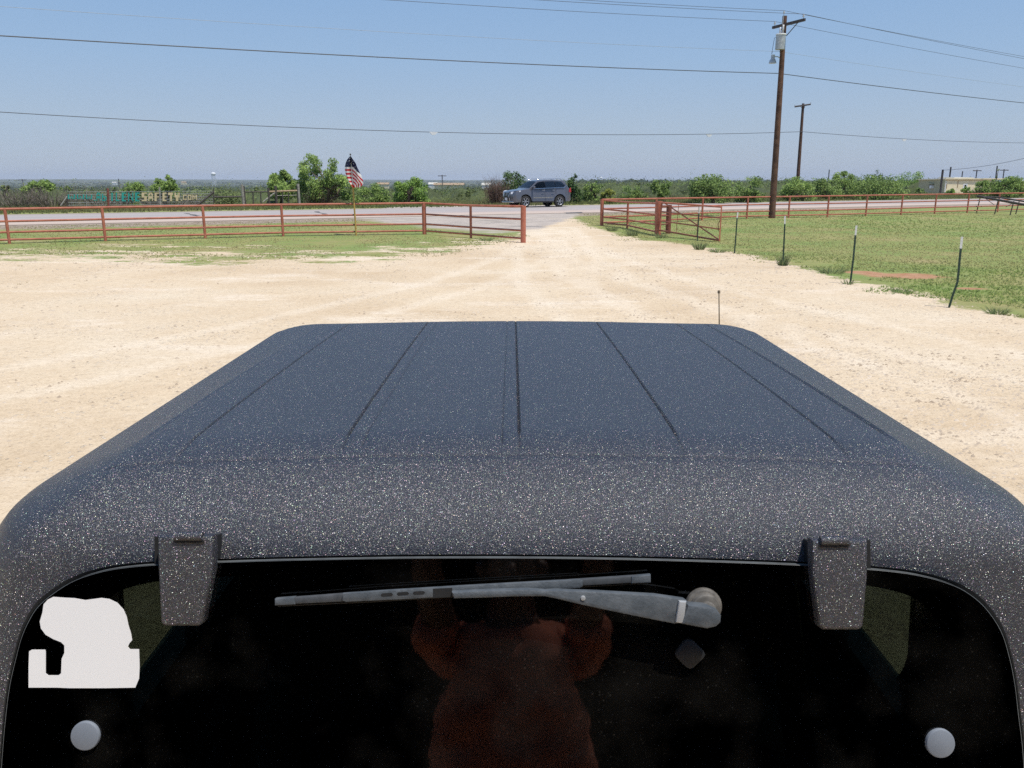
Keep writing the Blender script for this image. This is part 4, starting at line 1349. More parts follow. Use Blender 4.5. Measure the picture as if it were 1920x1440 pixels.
SPAN = 95
gname = 'lines on the tall utility pole'
def line(a, pl, pr, r, sag, labels, mat):
    b1, _ = fitted(a, -1, pl[0], pl[1], SPAN, sag)
    b2, _ = fitted(a, 1, pr[0], pr[1], SPAN, sag)
    bm = bmesh.new()
    pts = []
    n = 60
    for k in range(n, 0, -1):
        t_ = k/n; p = a.lerp(b1, t_); p.z -= 4*sag*t_*(1-t_); pts.append(p)
    for k in range(0, n+1):
        t_ = k/n; p = a.lerp(b2, t_); p.z -= 4*sag*t_*(1-t_); pts.append(p)
    tube(bm, pts, r, 5, False)
    return tag(obj('power_line', bm, mat, None, sm=True), labels, 'power line', gname)
line(iT, (1090, 0), (1920, 106), .010, .9, 'thin power line over the very top of the tall pole', M['wire'])
line(iR, (1010, 0), (1920, 110), .010, .9, 'thin power line on the right end of the tall pole cross arm', M['wire'])
line(iL, (730, 0), (1920, 128), .010, .9, 'thin power line on the left end of the tall pole cross arm', M['wire'])
line(onpole(97)+Vector((-.16, -.05, 0)), (0, 12), (1920, 163), .007, .9, 'faint pale line attached below the transformer', M['wirepale'])
line(onpole(138)+Vector((-.16, -.08, 0)), (0, 67), (1920, 193), .020, .9, 'thick dark cable halfway up the tall pole', M['wire'])
p2b = ground(1494, 364)
p2b = p2b if p2b.y < 115 else Vector((p2b.x*100/p2b.y, 100, tz(p2b.x*100/p2b.y, 100)))
p2t = at_y(1506, 194, p2b.y)
up2 = thing('utility_pole', 'smaller distant utility pole with a single cross arm', 'utility pole', p2b)
bm = bmesh.new(); tube(bm, [p2b-Vector((0, 0, .3)), p2b.lerp(p2t, .5), p2t], [.22, .19, .14], 12); obj('pole', bm, M['polewood'], up2, sm=True, autosmooth=40)
bm = bmesh.new()
a_, b_ = at_y(1490, 200, p2b.y-.25), at_y(1520, 195.5, p2b.y-.25)
tube(bm, [a_, b_], .09, 4); obj('cross_arm', bm, M['armwood'], up2)
bm = bmesh.new()
for q in (a_, b_): tube(bm, [q, q+Vector((0, 0, .22))], .035, 6)
obj('insulator', bm, M['porcelain'], up2)
bm = bmesh.new()
for f in (.35, .66): tube(bm, [a_.lerp(b_, f), p2b.lerp(p2t, .93)+Vector((0, -.2, 0))], .03, 5)
obj('brace', bm, M['armwood'], up2)
k2 = (at_y(1500, 247, p2b.y).z-p2b.z)/(p2t.z-p2b.z)
gname = 'cable on the distant pole'
tl = line(p2b.lerp(p2t, k2)+Vector((0, -.2, 0)), (0, 210), (1920, 268), .026, 1.2, 'single grey cable low in the sky on the smaller pole', M['wire'])
nrm2 = Vector((RN[0], RN[1], 0))
for px, py in ((813, 247.5), (1330, 252.2), (1696, 261)):
    q = on_plane(px, py, p2b+Vector((0, -.2, 0)), nrm2)
    bm = bmesh.new()
    prism(bm, [q+RU3*a+Vector((0, 0, c)) for a, c in ((-.42, 0), (.42, 0), (.16, -.24), (-.16, -.24))], Vector((RN[0], RN[1], 0))*.06, .01)
    mk = obj('line_marker', bm, M['white'])
    tag(mk, {813: 'white marker on the low cable near the middle of the sky', 1330: 'white marker on the low cable left of the poles', 1696: 'small marker on the low cable right of the poles'}[px], 'line marker', 'markers on the low cable')

# small far poles
def far_pole(px, ytop, ybot, Y, label, arm=False, r=.12):
    t_ = at_y(px, ytop, Y); bx = t_.x; z0 = tz(bx, Y)
    root = thing('utility_pole', label, 'utility pole', (bx, Y, z0), 'far poles on the skyline')
    bm = bmesh.new(); tube(bm, [(bx, Y, z0-.3), (bx, Y, t_.z)], r, 8); obj('pole', bm, M['armwood'], root)
    if arm:
        bm = bmesh.new(); wdt = Y*.005; tube(bm, [(bx-wdt, Y-r, t_.z-.06*r/.12*4), (bx+wdt, Y-r, t_.z-.06*r/.12*4)], r*.8, 4); obj('cross_arm', bm, M['armwood'], root)
far_pole(1768, 318, 362, 112, 'dark service pole standing in front of the beige building', r=.14)
far_pole(1783, 313, 335, 190, 'bare pole rising behind the beige building roof', r=.17)
far_pole(1555, 318, 334, 260, 'thin pole above the trees right of the smaller utility pole', r=.15)
far_pole(829, 328, 346, 620, 'lone pole on the plain left of the grey SUV', True, .32)
far_pole(1805, 321, 333, 330, 'short far pole above the beige roof', r=.2)
far_pole(1832, 318, 333, 330, 'far pole with cross arm right of the beige roof', True, .2)
far_pole(1870, 311, 335, 230, 'tallest far pole at the right edge of the skyline', r=.17)
far_pole(1883, 317, 332, 330, 'far pole with cross arm near the right frame edge', True, .2)
far_pole(222, 335, 344, 900, 'tiny pole on the plain at the far left', r=.45)
far_pole(42, 336, 343, 900, 'tiny pole at the far left edge of the plain', True, .4)
s0 = at_y(1768, 319, 112)
sv = wire_run(s0, at_y(1960, 287, 98), .35, .022, M['wire'], 'power_line', 'service wire rising right from the pole by the beige building', None)

# ------------------------------------------------------------------ things across the road on the left
def at_s(px, s):
    """ground point seen in column px, s metres beyond the near road edge"""
    d = ray(px, 400); h = Vector((d.x, d.y)).normalized()
    t_ = (s+float(RP @ RN))/float(np.array([h.x, h.y]) @ RN)
    return Vector((h.x*t_, h.y*t_, tz(h.x*t_, h.y*t_)))
w0p = at_s(250, 18.5)
# letters of plastic cups in a wire fence
FONT = {'W': ['10001', '10001', '10101', '10101', '11011'], '.': ['0', '0', '0', '0', '1'], 'A': ['01110', '11011', '10001', '11111', '11111', '10001', '10001'],
        'B': ['10000', '10000', '11110', '10001', '10001', '10001', '11110'], 'I': ['1', '1', '1', '1', '1', '1', '1'], 'L': ['100', '100', '100', '100', '100', '100', '111'],
        'E': ['1111', '1100', '1100', '1111', '1100', '1100', '1111'], 'N': ['10001', '11001', '11001', '10101', '10011', '10011', '10001'],
        'S': ['1111', '1100', '1100', '1111', '0011', '0011', '1111'], 'F': ['1111', '1100', '1100', '1111', '1100', '1100', '1100'], 'T': ['11111', '11111', '00110', '00110', '00110', '00110', '00110'],
        'Y': ['1001', '1001', '1111', '1111', '0110', '0110', '0110'], 'C': ['1111', '1000', '1000', '1000', '1111'], 'O': ['1111', '1001', '1001', '1001', '1111'], 'M': ['10001', '11011', '10101', '10101', '10001'], 'b': ['1000', '1000', '1110', '1011', '1001', '1011', '1110']}
wf = thing('wire_fence', 'wire fence across the road spelling www.AbileneSAFETY.com in plastic cups', 'fence', w0p)
toward = -Vector((RN[0], RN[1], 0))
def letters(spec, mat, name):
    for ch, x0, x1, y0, y1 in spec:
        g = FONT[ch]
        bm = bmesh.new()
        nr, nc = len(g), len(g[0])
        for r_ in range(nr):
            for c_ in range(nc):
                if g[r_][c_] != '1': continue
                xa, xb = x0+(x1-x0)*c_/nc, x0+(x1-x0)*(c_+1)/nc
                ya, yb = y0+(y1-y0)*r_/nr, y0+(y1-y0)*(r_+1)/nr
                P = [on_roadwall(px, py, w0p) for px, py in ((xa, ya), (xb, ya), (xb, yb), (xa, yb))]
                prism(bm, P, toward*.07)
        obj(name, bm, mat, wf)
letters([('W', 127, 141, 364.5, 373), ('W', 144, 158, 364.5, 373), ('W', 161, 173, 365, 373), ('.', 176, 178.5, 366, 376.5),
         ('A', 180.5, 188.5, 361, 376.5), ('b', 191, 200, 363, 377), ('I', 208.5, 211.5, 361.5, 377), ('L', 217, 224, 361.5, 377), ('E', 228, 236, 361, 377.5), ('N', 240, 250, 361, 377.5), ('E', 253, 261.5, 361, 377.5)], M['teal'], 'letter')
letters([('S', 265.5, 275, 361, 377), ('A', 278, 286.5, 361, 377), ('F', 289.5, 297.5, 361, 377), ('E', 304.5, 312, 361, 377), ('T', 315, 324, 361, 377), ('Y', 327, 336.5, 361, 377), ('.', 339, 341, 366, 376.5),
         ('C', 343, 350, 365, 374.5), ('O', 352, 358.5, 365, 374.5), ('M', 360.5, 369, 365, 374.5)], M['tan'], 'letter')
def fpost(px0, py0, px1, py1, r, mat, root, name='post', dz=0.0):
    a = on_roadwall(px0, py0, w0p+Vector((0, .0, 0))); b = on_roadwall(px1, py1, w0p)
    bm = bmesh.new(); tube(bm, [a, b], r, 8); return obj(name, bm, mat, root, sm=True, autosmooth=40)
fpost(204, 397, 202, 353, .075, M['pipedark'], wf)
fpost(301, 393, 299, 351, .06, M['greywood'], wf)
fpost(163, 396, 162, 356, .03, M['greywood'], wf)
fpost(114, 386, 127, 367, .05, M['greywood'], wf, 'brace')
fpost(126, 396, 126.5, 366, .05, M['darkwood'], wf)
fpost(356, 396, 401, 360, .07, M['darkwood'], wf, 'brace')
fpost(400.5, 395, 400, 352, .035, M['darkwood'], wf)
bm = bmesh.new()
for yy in (359, 364, 369, 374, 379, 384):
    tube(bm, [on_roadwall(126, yy+.8, w0p), on_roadwall(400, yy-.8, w0p)], .008, 4)
xx = 130
while xx < 400:
    tube(bm, [on_roadwall(xx, 359, w0p), on_roadwall(xx, 388, w0p)], .005, 3); xx += 4
obj('wire_mesh', bm, M['wirepale'], wf)
fg = thing('farm_gate', 'weathered post and rail gate across the road left of the mesquite', 'gate', at_s(505, 18.5))
fpost(458, 396, 453.5, 346, .10, M['greywood'], fg); fpost(461, 394, 457, 349, .07, M['darkwood'], fg)
fpost(562, 393, 558.5, 344.5, .10, M['greywood'], fg); fpost(560, 391, 557.5, 348, .07, M['darkwood'], fg)
fpost(505.5, 393, 503, 352, .08, M['darkwood'], fg); fpost(519, 388, 516.5, 348, .09, M['darkwood'], fg)
for xa in (474.5, 489, 530, 541): fpost(xa+1.2, 392, xa-.5, 360, .045, M['darkwood'], fg, 'slat')
fpost(457, 360, 504, 359.5, .045, M['darkwood'], fg, 'rail'); fpost(504, 359.5, 557, 357.5, .065, M['tanwood'], fg, 'rail')
fpost(402, 369.5, 455, 368.7, .06, M['darkwood'], fg, 'rail'); fpost(518, 367, 556, 366, .025, M['greywood'], fg, 'rail')
fpost(493, 379, 517, 360, .055, M['greywood'], fg, 'brace')

# dark pipe rack at the right edge
pr0 = ground(1837, 399)
pr = thing('pipe_rack', 'dark steel pipe rack on thin legs at the right pasture edge', 'pipe rack', pr0)
def prp(px, py, Y): return at_y(px, py, Y)
Y0 = pr0.y
bm = bmesh.new(); tube(bm, [prp(1833, 368, Y0), prp(1875, 375.5, Y0-2.4), prp(1960, 391, Y0-6.5)], .075, 10); obj('rail', bm, M['darkwood'], pr, sm=True)
bm = bmesh.new(); tube(bm, [prp(1842, 369, Y0), prp(1872, 370, Y0-.5), prp(1960, 384, Y0-4.5)], .05, 8); obj('rail', bm, M['armwood'], pr, sm=True)
for px, py, yt, dy in ((1835, 399, 370, 0), (1869, 405, 374, 1.8), (1898, 404, 377, 3.0), (1908, 400, 378, 1.4), (1945, 412, 388, 5)):
    bm = bmesh.new(); a = prp(px+3, yt, Y0-dy); b = Vector((a.x-.12, a.y, tz(a.x, a.y)-.05)); tube(bm, [a, b], .035, 8); obj('leg', bm, M['darkwood'], pr)
for a, b in (((1845, 370), (1864, 384)), ((1901, 380), (1886, 388))):
    bm = bmesh.new(); tube(bm, [prp(a[0], a[1], Y0-1), prp(b[0], b[1], Y0-1.5)], .018, 6); obj('brace', bm, M['darkwood'], pr)

# ------------------------------------------------------------------ building at the right
BY = 118
bc = at_y(1772, 350, BY)
def bl(px, u): return None
bz0 = tz(bc.x, BY)-.2
topz = at_y(1772, 336.3, BY).z
Bu = Vector((math.cos(R(14)), math.sin(R(14)), 0)); Bn = Vector((-Bu.y, Bu.x, 0))
bld = thing('building', 'long low beige building with an olive grey end wall', 'building', (bc.x, BY, bz0))
c0 = Vector((bc.x, BY, bz0))
hb = topz-bz0
LEN, DEP = 10.5, 10.2
bm = bmesh.new(); prism(bm, [c0, c0+Bu*LEN, c0+Bu*LEN+Vector((0, 0, hb)), c0+Vector((0, 0, hb))], Bn*.12); obj('front_wall', bm, M['buildcream'], bld)
# end wall faces left
El = at_y(1722, 350, BY+9.0); e1 = Vector((El.x, El.y, bz0))
bm = bmesh.new(); q = (e1-c0); qn = Vector((q.y, -q.x, 0)).normalized()
if qn.x > 0: qn = -qn
h2 = at_y(1722, 337.8, e1.y).z-bz0
prism(bm, [c0+qn*.003, e1+qn*.003, e1+qn*.003+Vector((0, 0, h2)), c0+qn*.003+Vector((0, 0, hb+.1))], -qn*.12)
ew = obj('end_wall', bm, M['buildgrey'], bld)
bm = bmesh.new(); bk = e1+Bu*LEN
ro = .25
prism(bm, [c0-Bn*ro+qn*.2+Vector((0, 0, hb)), c0+Bu*LEN-Bn*ro+Vector((0, 0, hb)), bk+Vector((0, 0, h2)), e1+qn*.2+Vector((0, 0, h2))], (0, 0, .14))
obj('roof', bm, M['buildcream'], bld)
bm = bmesh.new(); prism(bm, [c0+Bu*2.2+Bn*1+Vector((0, 0, hb+.14)), c0+Bu*5.4+Bn*1+Vector((0, 0, hb+.14)), c0+Bu*5.4+Bn*4+Vector((0, 0, hb+.2)), c0+Bu*2.2+Bn*4+Vector((0, 0, hb+.2))], (0, 0, .12)); obj('roof_patch', bm, M['roofpale'], bld)
def on_front(u0, u1, z0, z1, th, mat, name, parent=bld):
    bm = bmesh.new(); prism(bm, [c0+Bu*u0+Vector((0, 0, hb*z0)), c0+Bu*u1+Vector((0, 0, hb*z0)), c0+Bu*u1+Vector((0, 0, hb*z1)), c0+Bu*u0+Vector((0, 0, hb*z1))], -Bn*th); return obj(name, bm, mat, parent)
on_front(0, LEN, .93, .985, .05, M['tan'], 'fascia'); on_front(.0, .14, 0, .92, .03, M['white'], 'corner_trim'); on_front(2.0, 2.06, .55, .92, .06, M['tanwood'], 'downpipe')
wn = on_front(2.95, 3.65, .38, .76, .03, M['white'], 'window'); on_front(3.15, 3.45, .42, .70, .05, M['suvglass'], 'pane', wn)
on_front(.18, .26, .5, .75, .06, M['tanwood'], 'wall_lamp')
def on_end(f0, f1, z0, z1, th, mat, name, parent=bld):
    bm = bmesh.new(); prism(bm, [c0.lerp(e1, f0)+qn*.003+Vector((0, 0, hb*z0)), c0.lerp(e1, f1)+qn*.003+Vector((0, 0, hb*z0)), c0.lerp(e1, f1)+qn*.003+Vector((0, 0, hb*z1)), c0.lerp(e1, f0)+qn*.003+Vector((0, 0, hb*z1))], qn*th); return obj(name, bm, mat, parent)
wn = on_end(.42, .58, .50, .72, .05, M['darktrim'], 'window'); on_end(.40, .60, .72, .77, .25, M['buildgrey'], 'window_hood', wn)
on_end(.405, .475, .50, .66, .35, M['white'], 'air_conditioner')
# red walled shed at the very edge
sx = at_y(1905, 350, 104)
sh = thing('shed', 'red walled shed with a white roof edge at the right frame edge', 'shed', (sx.x, 104, tz(sx.x, 104)))
z0 = tz(sx.x, 104); z1 = at_y(1905, 341, 104).z
bm = bmesh.new(); box(bm, (sx.x+2.2, 106, (z0+z1)/2), (4.2, 4, z1-z0)); obj('wall', bm, M['brick'], sh)
bm = bmesh.new(); box(bm, (sx.x+2.2, 106, z1+.12), (4.8, 4.6, .24), None, .03); obj('roof', bm, M['white'], sh)

# water towers
def water_tower(px, py, Y, rad, label):
    c = at_y(px, py, Y); z0 = tz(c.x, Y)
    root = thing('water_tower', label, 'water tower', (c.x, Y, z0), 'far water towers')
    bm = bmesh.new()
    tube(bm, [c+Vector((0, 0, -rad*.75)), c+Vector((0, 0, -rad*.6)), c+Vector((0, 0, -rad*.2)), c+Vector((0, 0, rad*.25)), c+Vector((0, 0, rad*.55)), c+Vector((0, 0, rad*.72))], [rad*.3, rad*.75, rad, rad*.95, rad*.6, rad*.08], 20)
    obj('tank', bm, M['white'], root, sm=True)
    for k in range(5):
        a = 2*math.pi*k/5
        bm = bmesh.new(); d = Vector((math.cos(a)*rad*.8, math.sin(a)*rad*.8, 0))
        tube(bm, [c+d+Vector((0, 0, -rad*.3)), Vector((c.x, Y, z0))+d*1.15], rad*.07, 6); obj('leg', bm, M['white'], root)
    bm = bmesh.new(); tube(bm, [c+Vector((0, 0, -rad*.7)), (c.x, Y, z0)], rad*.12, 8); obj('riser', bm, M['white'], root)
water_tower(400, 326, 2600, 7.2, 'white water tower on legs on the left skyline')
water_tower(1127, 333.5, 3600, 5.5, 'tiny white water tower on the skyline right of the SUV')
# a few far houses
for px, py, Y, wd, mt, lab in ((718, 345.5, 900, 12, 'buildcream', 'tiny pale house on the plain left of the bright bush'), (842, 346.5, 800, 26, 'buildcream', 'tiny tan long house on the plain beneath the lone pole'), (812, 345.5, 820, 8, 'white', 'tiny white house on the plain beside the bright bush'), (912, 347, 700, 7, 'white', 'tiny pale house on the plain left of the dark juniper'), (215, 342.5, 1900, 9, 'white', 'tiny white house on the far left plain'), (345, 342, 1900, 10, 'buildcream', 'tiny white house on the plain left of the water tower')):
    c = at_y(px, py, Y); z0 = tz(c.x, Y); hh = min(4.5, max(2.5, c.z-z0)); z0 = max(z0, c.z-hh)
    root = thing('house', lab, 'house', (c.x, Y, z0), 'far houses on the plain')
    bm = bmesh.new(); box(bm, (c.x, Y, z0+hh/2), (wd, wd*.7, hh)); obj('wall', bm, M[mt], root)
    bm = bmesh.new()
    A = [(c.x-wd*.55, Y-wd*.4, z0+hh), (c.x-wd*.55, Y+wd*.4, z0+hh), (c.x-wd*.55, Y, z0+hh+1.8)]
    prism(bm, A, (wd*1.1, 0, 0)); obj('roof', bm, M['roofpale' if mt == 'white' else 'tanwood'], root)

# ------------------------------------------------------------------ plants
def leaf_cloud(centers, radii, n_each, size, squash=.8, seed=0, drop=0.0, tint_shift=0.0):
    """leaf-sized quads scattered in clumps; returns verts, faces, tint"""
    g = np.random.default_rng(seed)
    P = []; T = []
    for c, r, n in zip(centers, radii, n_each):
        d = g.normal(size=(n, 3)); d /= np.linalg.norm(d, axis=1)[:, None]
        rad = r*(g.random(n)**.45)
        q = d*rad[:, None]; q[:, 2] *= squash
        P.append(np.asarray(c)+q)
        T.append(np.clip(.5+g.normal(0, .16)+g.normal(0, .17, n)+tint_shift, 0, 1))
    P = np.concatenate(P); T = np.concatenate(T)
    n = len(P)
    a = g.normal(size=(n, 3)); a /= np.linalg.norm(a, axis=1)[:, None]
    nrm = g.normal(size=(n, 3)); nrm[:, 2] += .5
    b = np.cross(nrm, a); b /= np.linalg.norm(b, axis=1)[:, None]+1e-9
    s = size*(.6+.8*g.random(n))
    a = a*s[:, None]*.9; b = b*s[:, None]*.5
    V = np.stack([P-a, P+b, P+a, P-b], 1).reshape(-1, 3)
    F = np.arange(4*n).reshape(n, 4)
    return V, F, np.repeat(T, 4)

def twig_cloud(c, rx, h, n, seed, w_=.012):
    g = np.random.default_rng(seed)
    V = []; F = []
    for i in range(n):
        a = g.random()*2*math.pi; r0 = g.random()*rx*.5
        p = np.array([c[0]+math.cos(a)*r0, c[1]+math.sin(a)*r0, c[2]])
        d = np.array([math.cos(a)*rx*(.2+.8*g.random()), math.sin(a)*rx*(.2+.8*g.random()), h*(.5+.6*g.random())])
        m = p+d*.5+g.normal(0, .08*h, 3); e = p+d+g.normal(0, .1*h, 3)
        k = g.normal(size=3); k[2] *= .2; k /= np.linalg.norm(k)
        for (u, v, w0, w1) in ((p, m, w_, w_*.7), (m, e, w_*.7, w_*.2)):
            b = len(V); V += [u-k*w0, u+k*w0, v+k*w1, v-k*w1]; F.append([b, b+1, b+2, b+3])
        for q in range(3):
            t_ = g.random()*.8+.2; s0 = m+(e-m)*t_; e2 = s0+g.normal(0, .22*h, 3)+np.array([0, 0, .1*h])
            b = len(V); V += [s0-k*w_*.5, s0+k*w_*.5, e2+k*w_*.15, e2-k*w_*.15]; F.append([b, b+1, b+2, b+3])
    return np.array(V), np.array(F)

def plant(name, cat, label, x0, x1, ytop, ybase, mat, n=2600, clumps=26, size=.085, shape='bush', group='shrubs and trees beyond the road', seed=1, Y=None, trunk=True, gap=1.0, wood='bark', shift=0.0, lobes=None):
    cx = (x0+x1)/2
    b = ground(cx, ybase) if Y is None else None
    if b is None:
        if Y < 0: b = at_s(cx, -Y)
        else: q = at_y(cx, ybase, Y); b = Vector((q.x, Y, tz(q.x, Y)))
    Yd = b.y
    wid = (x1-x0)/FPX*(Yd*math.cos(PITCH)+.0)*1.0/ math.cos(PITCH)*.97
    top = at_y(cx, ytop, Yd).z
    h = max(.5, top-b.z); rx = wid/2
    g = np.random.default_rng(seed)
    C = []; Rr = []
    lo = {'bush': .08, 'tree': .30, 'mesquite': .14, 'juniper': .05}[shape]
    for i in range(int(clumps*1.35)):
        for _ in range(60):
            a_ = g.uniform(0, 6.283); r_ = g.random()**.38; u = r_*math.cos(a_); v = r_*math.sin(a_); zz = g.uniform(lo, 1)
            zc = (zz-lo)/(1-lo)
            if shape == 'juniper': lim = 1.0*(1-zc**2.2)**.6*(.75+.35*g.random())
            elif shape == 'bush': lim = math.sqrt(max(0, 1-(zc*.98)**2.4))
            elif shape == 'tree': lim = math.sqrt(max(0, 1-(abs(zc-.42)/.6)**2.2)) if abs(zc-.42) < .6 else 0
            else: lim = (1.0-.80*zc**1.4)*(.65+.5*g.random())
            if math.hypot(u, v) < lim: break
        rc = rx*((.13+.17*g.random()) if shape == 'mesquite' else (.17+.20*g.random()))*gap
        if shape == 'juniper': rc *= .8
        C.append((b.x+u*(rx-rc*.6), Yd+v*(rx-rc*.6)*.9, b.z+max(rc*.5, min(zz*h, h-rc*.75)))); Rr.append(rc)
    if lobes:
        C = []; Rr = []
        for lx, ly, lr in lobes:
            for q in range(3):
                p = at_y(lx+g.normal(0, lr*.35), ly+g.normal(0, lr*.3), Yd+g.normal(0, rx*.35))
                C.append((p.x, p.y, p.z)); Rr.append(lr/FPX*Yd*(.65+.45*g.random()))
    # one clump reaching the very top, lower skirt for bushes
    if not lobes: C.append((b.x+g.uniform(-.3, .3)*rx, Yd, b.z+h-rx*.14)); Rr.append(rx*.16)
    tot = sum(r**2 for r in Rr)
    ne = [max(12, int(1.35*n*r**2/tot)) for r in Rr]
    sq = 1.5 if shape == 'juniper' else .85
    V, F, T = leaf_cloud(C, Rr, ne, size, sq, seed+5, tint_shift=shift)
    root = thing(name, label, cat, b, group)
    zmin = float(terrain(b.x, Yd))
    V[:, 2] = np.maximum(V[:, 2], zmin+.02*g.random(len(V)))
    mesh_np('crown', V, F, M[mat], root, {'tint': T})
    if trunk:
        bm = bmesh.new()
        ns = 4 if shape in ('mesquite', 'bush') else 1
        for i in range(ns):
            a = g.random()*6.28; sp = rx*(.12 if ns > 1 else 0)
            p0 = Vector((b.x+math.cos(a)*sp, Yd+math.sin(a)*sp, b.z-.1))
            c1 = C[int(g.integers(len(C)))]
            m_ = p0.lerp(Vector(c1), .5)+Vector((g.normal(0, .1)*rx, g.normal(0, .1)*rx, .1*h))
            tr = h*.022+.03
            tube(bm, [p0, p0.lerp(m_, .5)+Vector((0, 0, .06*h)), m_, Vector(c1)], [tr, tr*.8, tr*.6, tr*.25], 7)
            for c2 in [C[int(g.integers(len(C)))] for _ in range(5)]:
                tube(bm, [m_, m_.lerp(Vector(c2), .55)+Vector((0, 0, .04*h)), Vector(c2)], [tr*.5, tr*.35, tr*.12], 5)
        obj('trunk', bm, M[wood], root, sm=True)
    return root

def dead_shrub(label, x0, x1, ytop, ybase, mat, n, seed, Y=None):
    cx = (x0+x1)/2
    b = ground(cx, ybase) if Y is None else None
    if b is None:
        if Y < 0: b = at_s(cx, -Y)
        else: q = at_y(cx, ybase, Y); b = Vector((q.x, Y, tz(q.x, Y)))
    h = at_y(cx, ytop, b.y).z-b.z
    rx = (x1-x0)/FPX*b.y/2
    V, F = twig_cloud((b.x, b.y, b.z-.05), rx, h*.85, n, seed, .02)
    o = mesh_np('dead_shrub', V, F, M[mat])
    return tag(o, label, 'shrub', 'bare shrubs beyond the road')

SH = [
 ('mesquite_tree', 'tree', 'bright green spreading tree at the far left behind grey brush', 36, 108, 339, 372, 'mesquite', 2600, 26, .10, 'mesquite', -27),
 ('shrub', 'shrub', 'low green shrub behind the white letters of the wire fence', 222, 290, 341, 374, 'mesquite', 2400, 26, .09, 'bush', -25),
 ('mesquite_tree', 'tree', 'loose green tree with a thin top above the fence lettering', 284, 336, 326, 378, 'mesquite', 2400, 26, .09, 'mesquite', -23.5),
 ('shrub', 'shrub', 'dull green shrub between the wire fence and the farm gate', 340, 455, 350, 382, 'scrub', 2400, 30, .09, 'bush', -25),
 ('mesquite_tree', 'tree', 'yellow green tree behind the farm gate', 496, 556, 317, 382, 'mesquite', 4200, 30, .085, 'mesquite', -22.5),
 ('mesquite_tree', 'tree', 'tall loose mesquite left of the flag, tallest of the green trees', 548, 668, 287, 384, 'mesquite', 8500, 44, .085, 'mesquite', -21),
 ('shrub', 'shrub', 'green shrub directly behind the flag pole', 660, 735, 342, 382, 'mesquite', 2600, 28, .085, 'bush', -22.5),
 ('shrub', 'shrub', 'dense bright green bush standing alone right of the flag', 732, 809, 332, 380, 'bright', 4600, 34, .085, 'bush', -20),
 ('juniper', 'tree', 'dark juniper behind the nose of the grey SUV', 928, 994, 321, 382, 'juniper', 5200, 44, .075, 'bush', 71),
 ('juniper', 'tree', 'dark spiky juniper behind the tail of the grey SUV', 1056, 1094, 327, 380, 'juniper', 3200, 30, .07, 'juniper', 71),
 ('shrub', 'shrub', 'low olive shrub right of the spiky juniper', 1088, 1128, 343, 378, 'oak', 2200, 24, .08, 'bush', 74),
 ('shrub', 'shrub', 'small yellow green bush above the end of the wing fence', 1122, 1156, 353, 376, 'yellowgreen', 1500, 18, .07, 'bush', 72),
 ('shrub', 'shrub', 'mid green shrub right of the small yellow green bush', 1158, 1216, 347, 374, 'oak', 2000, 24, .08, 'bush', 78),
 ('oak_tree', 'tree', 'small dark tree with a bare stem above the gate', 1219, 1262, 337, 373, 'oak', 2200, 20, .08, 'tree', 76),
 ('shrub', 'shrub', 'large dark green bush left of the tall utility pole', 1286, 1382, 326, 374, 'oak', 5600, 42, .085, 'bush', 74),
 ('shrub', 'shrub', 'green bush just left of the tall utility pole', 1368, 1436, 330, 373, 'oak', 3600, 34, .085, 'bush', 76),
 ('shrub', 'shrub', 'rounded green bush just right of the tall utility pole', 1458, 1528, 331, 369, 'mesquite', 3200, 32, .09, 'bush', 82),
 ('shrub', 'shrub', 'green bush beneath the smaller utility pole', 1512, 1580, 332, 366, 'oak', 3200, 32, .09, 'bush', 86),
 ('oak_tree', 'tree', 'pale loose tree in the thicket left of the beige building', 1560, 1606, 320, 366, 'mesquite', 2200, 24, .09, 'mesquite', 90),
 ('shrub', 'shrub', 'broad dark thicket left of the beige building', 1576, 1700, 328, 365, 'oak', 5600, 46, .10, 'bush', 88),
 ('juniper', 'tree', 'dark spiky juniper above the broad thicket', 1618, 1664, 319, 350, 'juniper', 2200, 24, .09, 'juniper', 104),
 ('oak_tree', 'tree', 'rounded green tree beside the olive grey end wall', 1672, 1748, 321, 362, 'bright', 4200, 36, .11, 'bush', 142),
 ('shrub', 'shrub', 'small bush at the foot of the olive grey end wall', 1712, 1738, 352, 363, 'oak', 900, 12, .09, 'bush', 104),
 ('shrub', 'shrub', 'low creeper at the beige building corner', 1770, 1796, 354, 363, 'bright', 700, 10, .09, 'bush', 103),
 ('shrub', 'shrub', 'small bright bush under the beige building window', 1800, 1826, 350, 362, 'bright', 900, 12, .09, 'bush', 103),
 ('shrub', 'shrub', 'green bush covering the right part of the beige front', 1822, 1876, 337, 362, 'mesquite', 2600, 28, .10, 'bush', 100),
 ('shrub', 'shrub', 'large pale green bush at the right frame edge', 1862, 1922, 330, 361, 'mesquite', 3600, 30, .10, 'bush', 98),
 ('mesquite_tree', 'tree', 'thin airy tree rising above the beige building', 1852, 1876, 317, 352, 'scrub', 700, 14, .09, 'mesquite', 108),
]
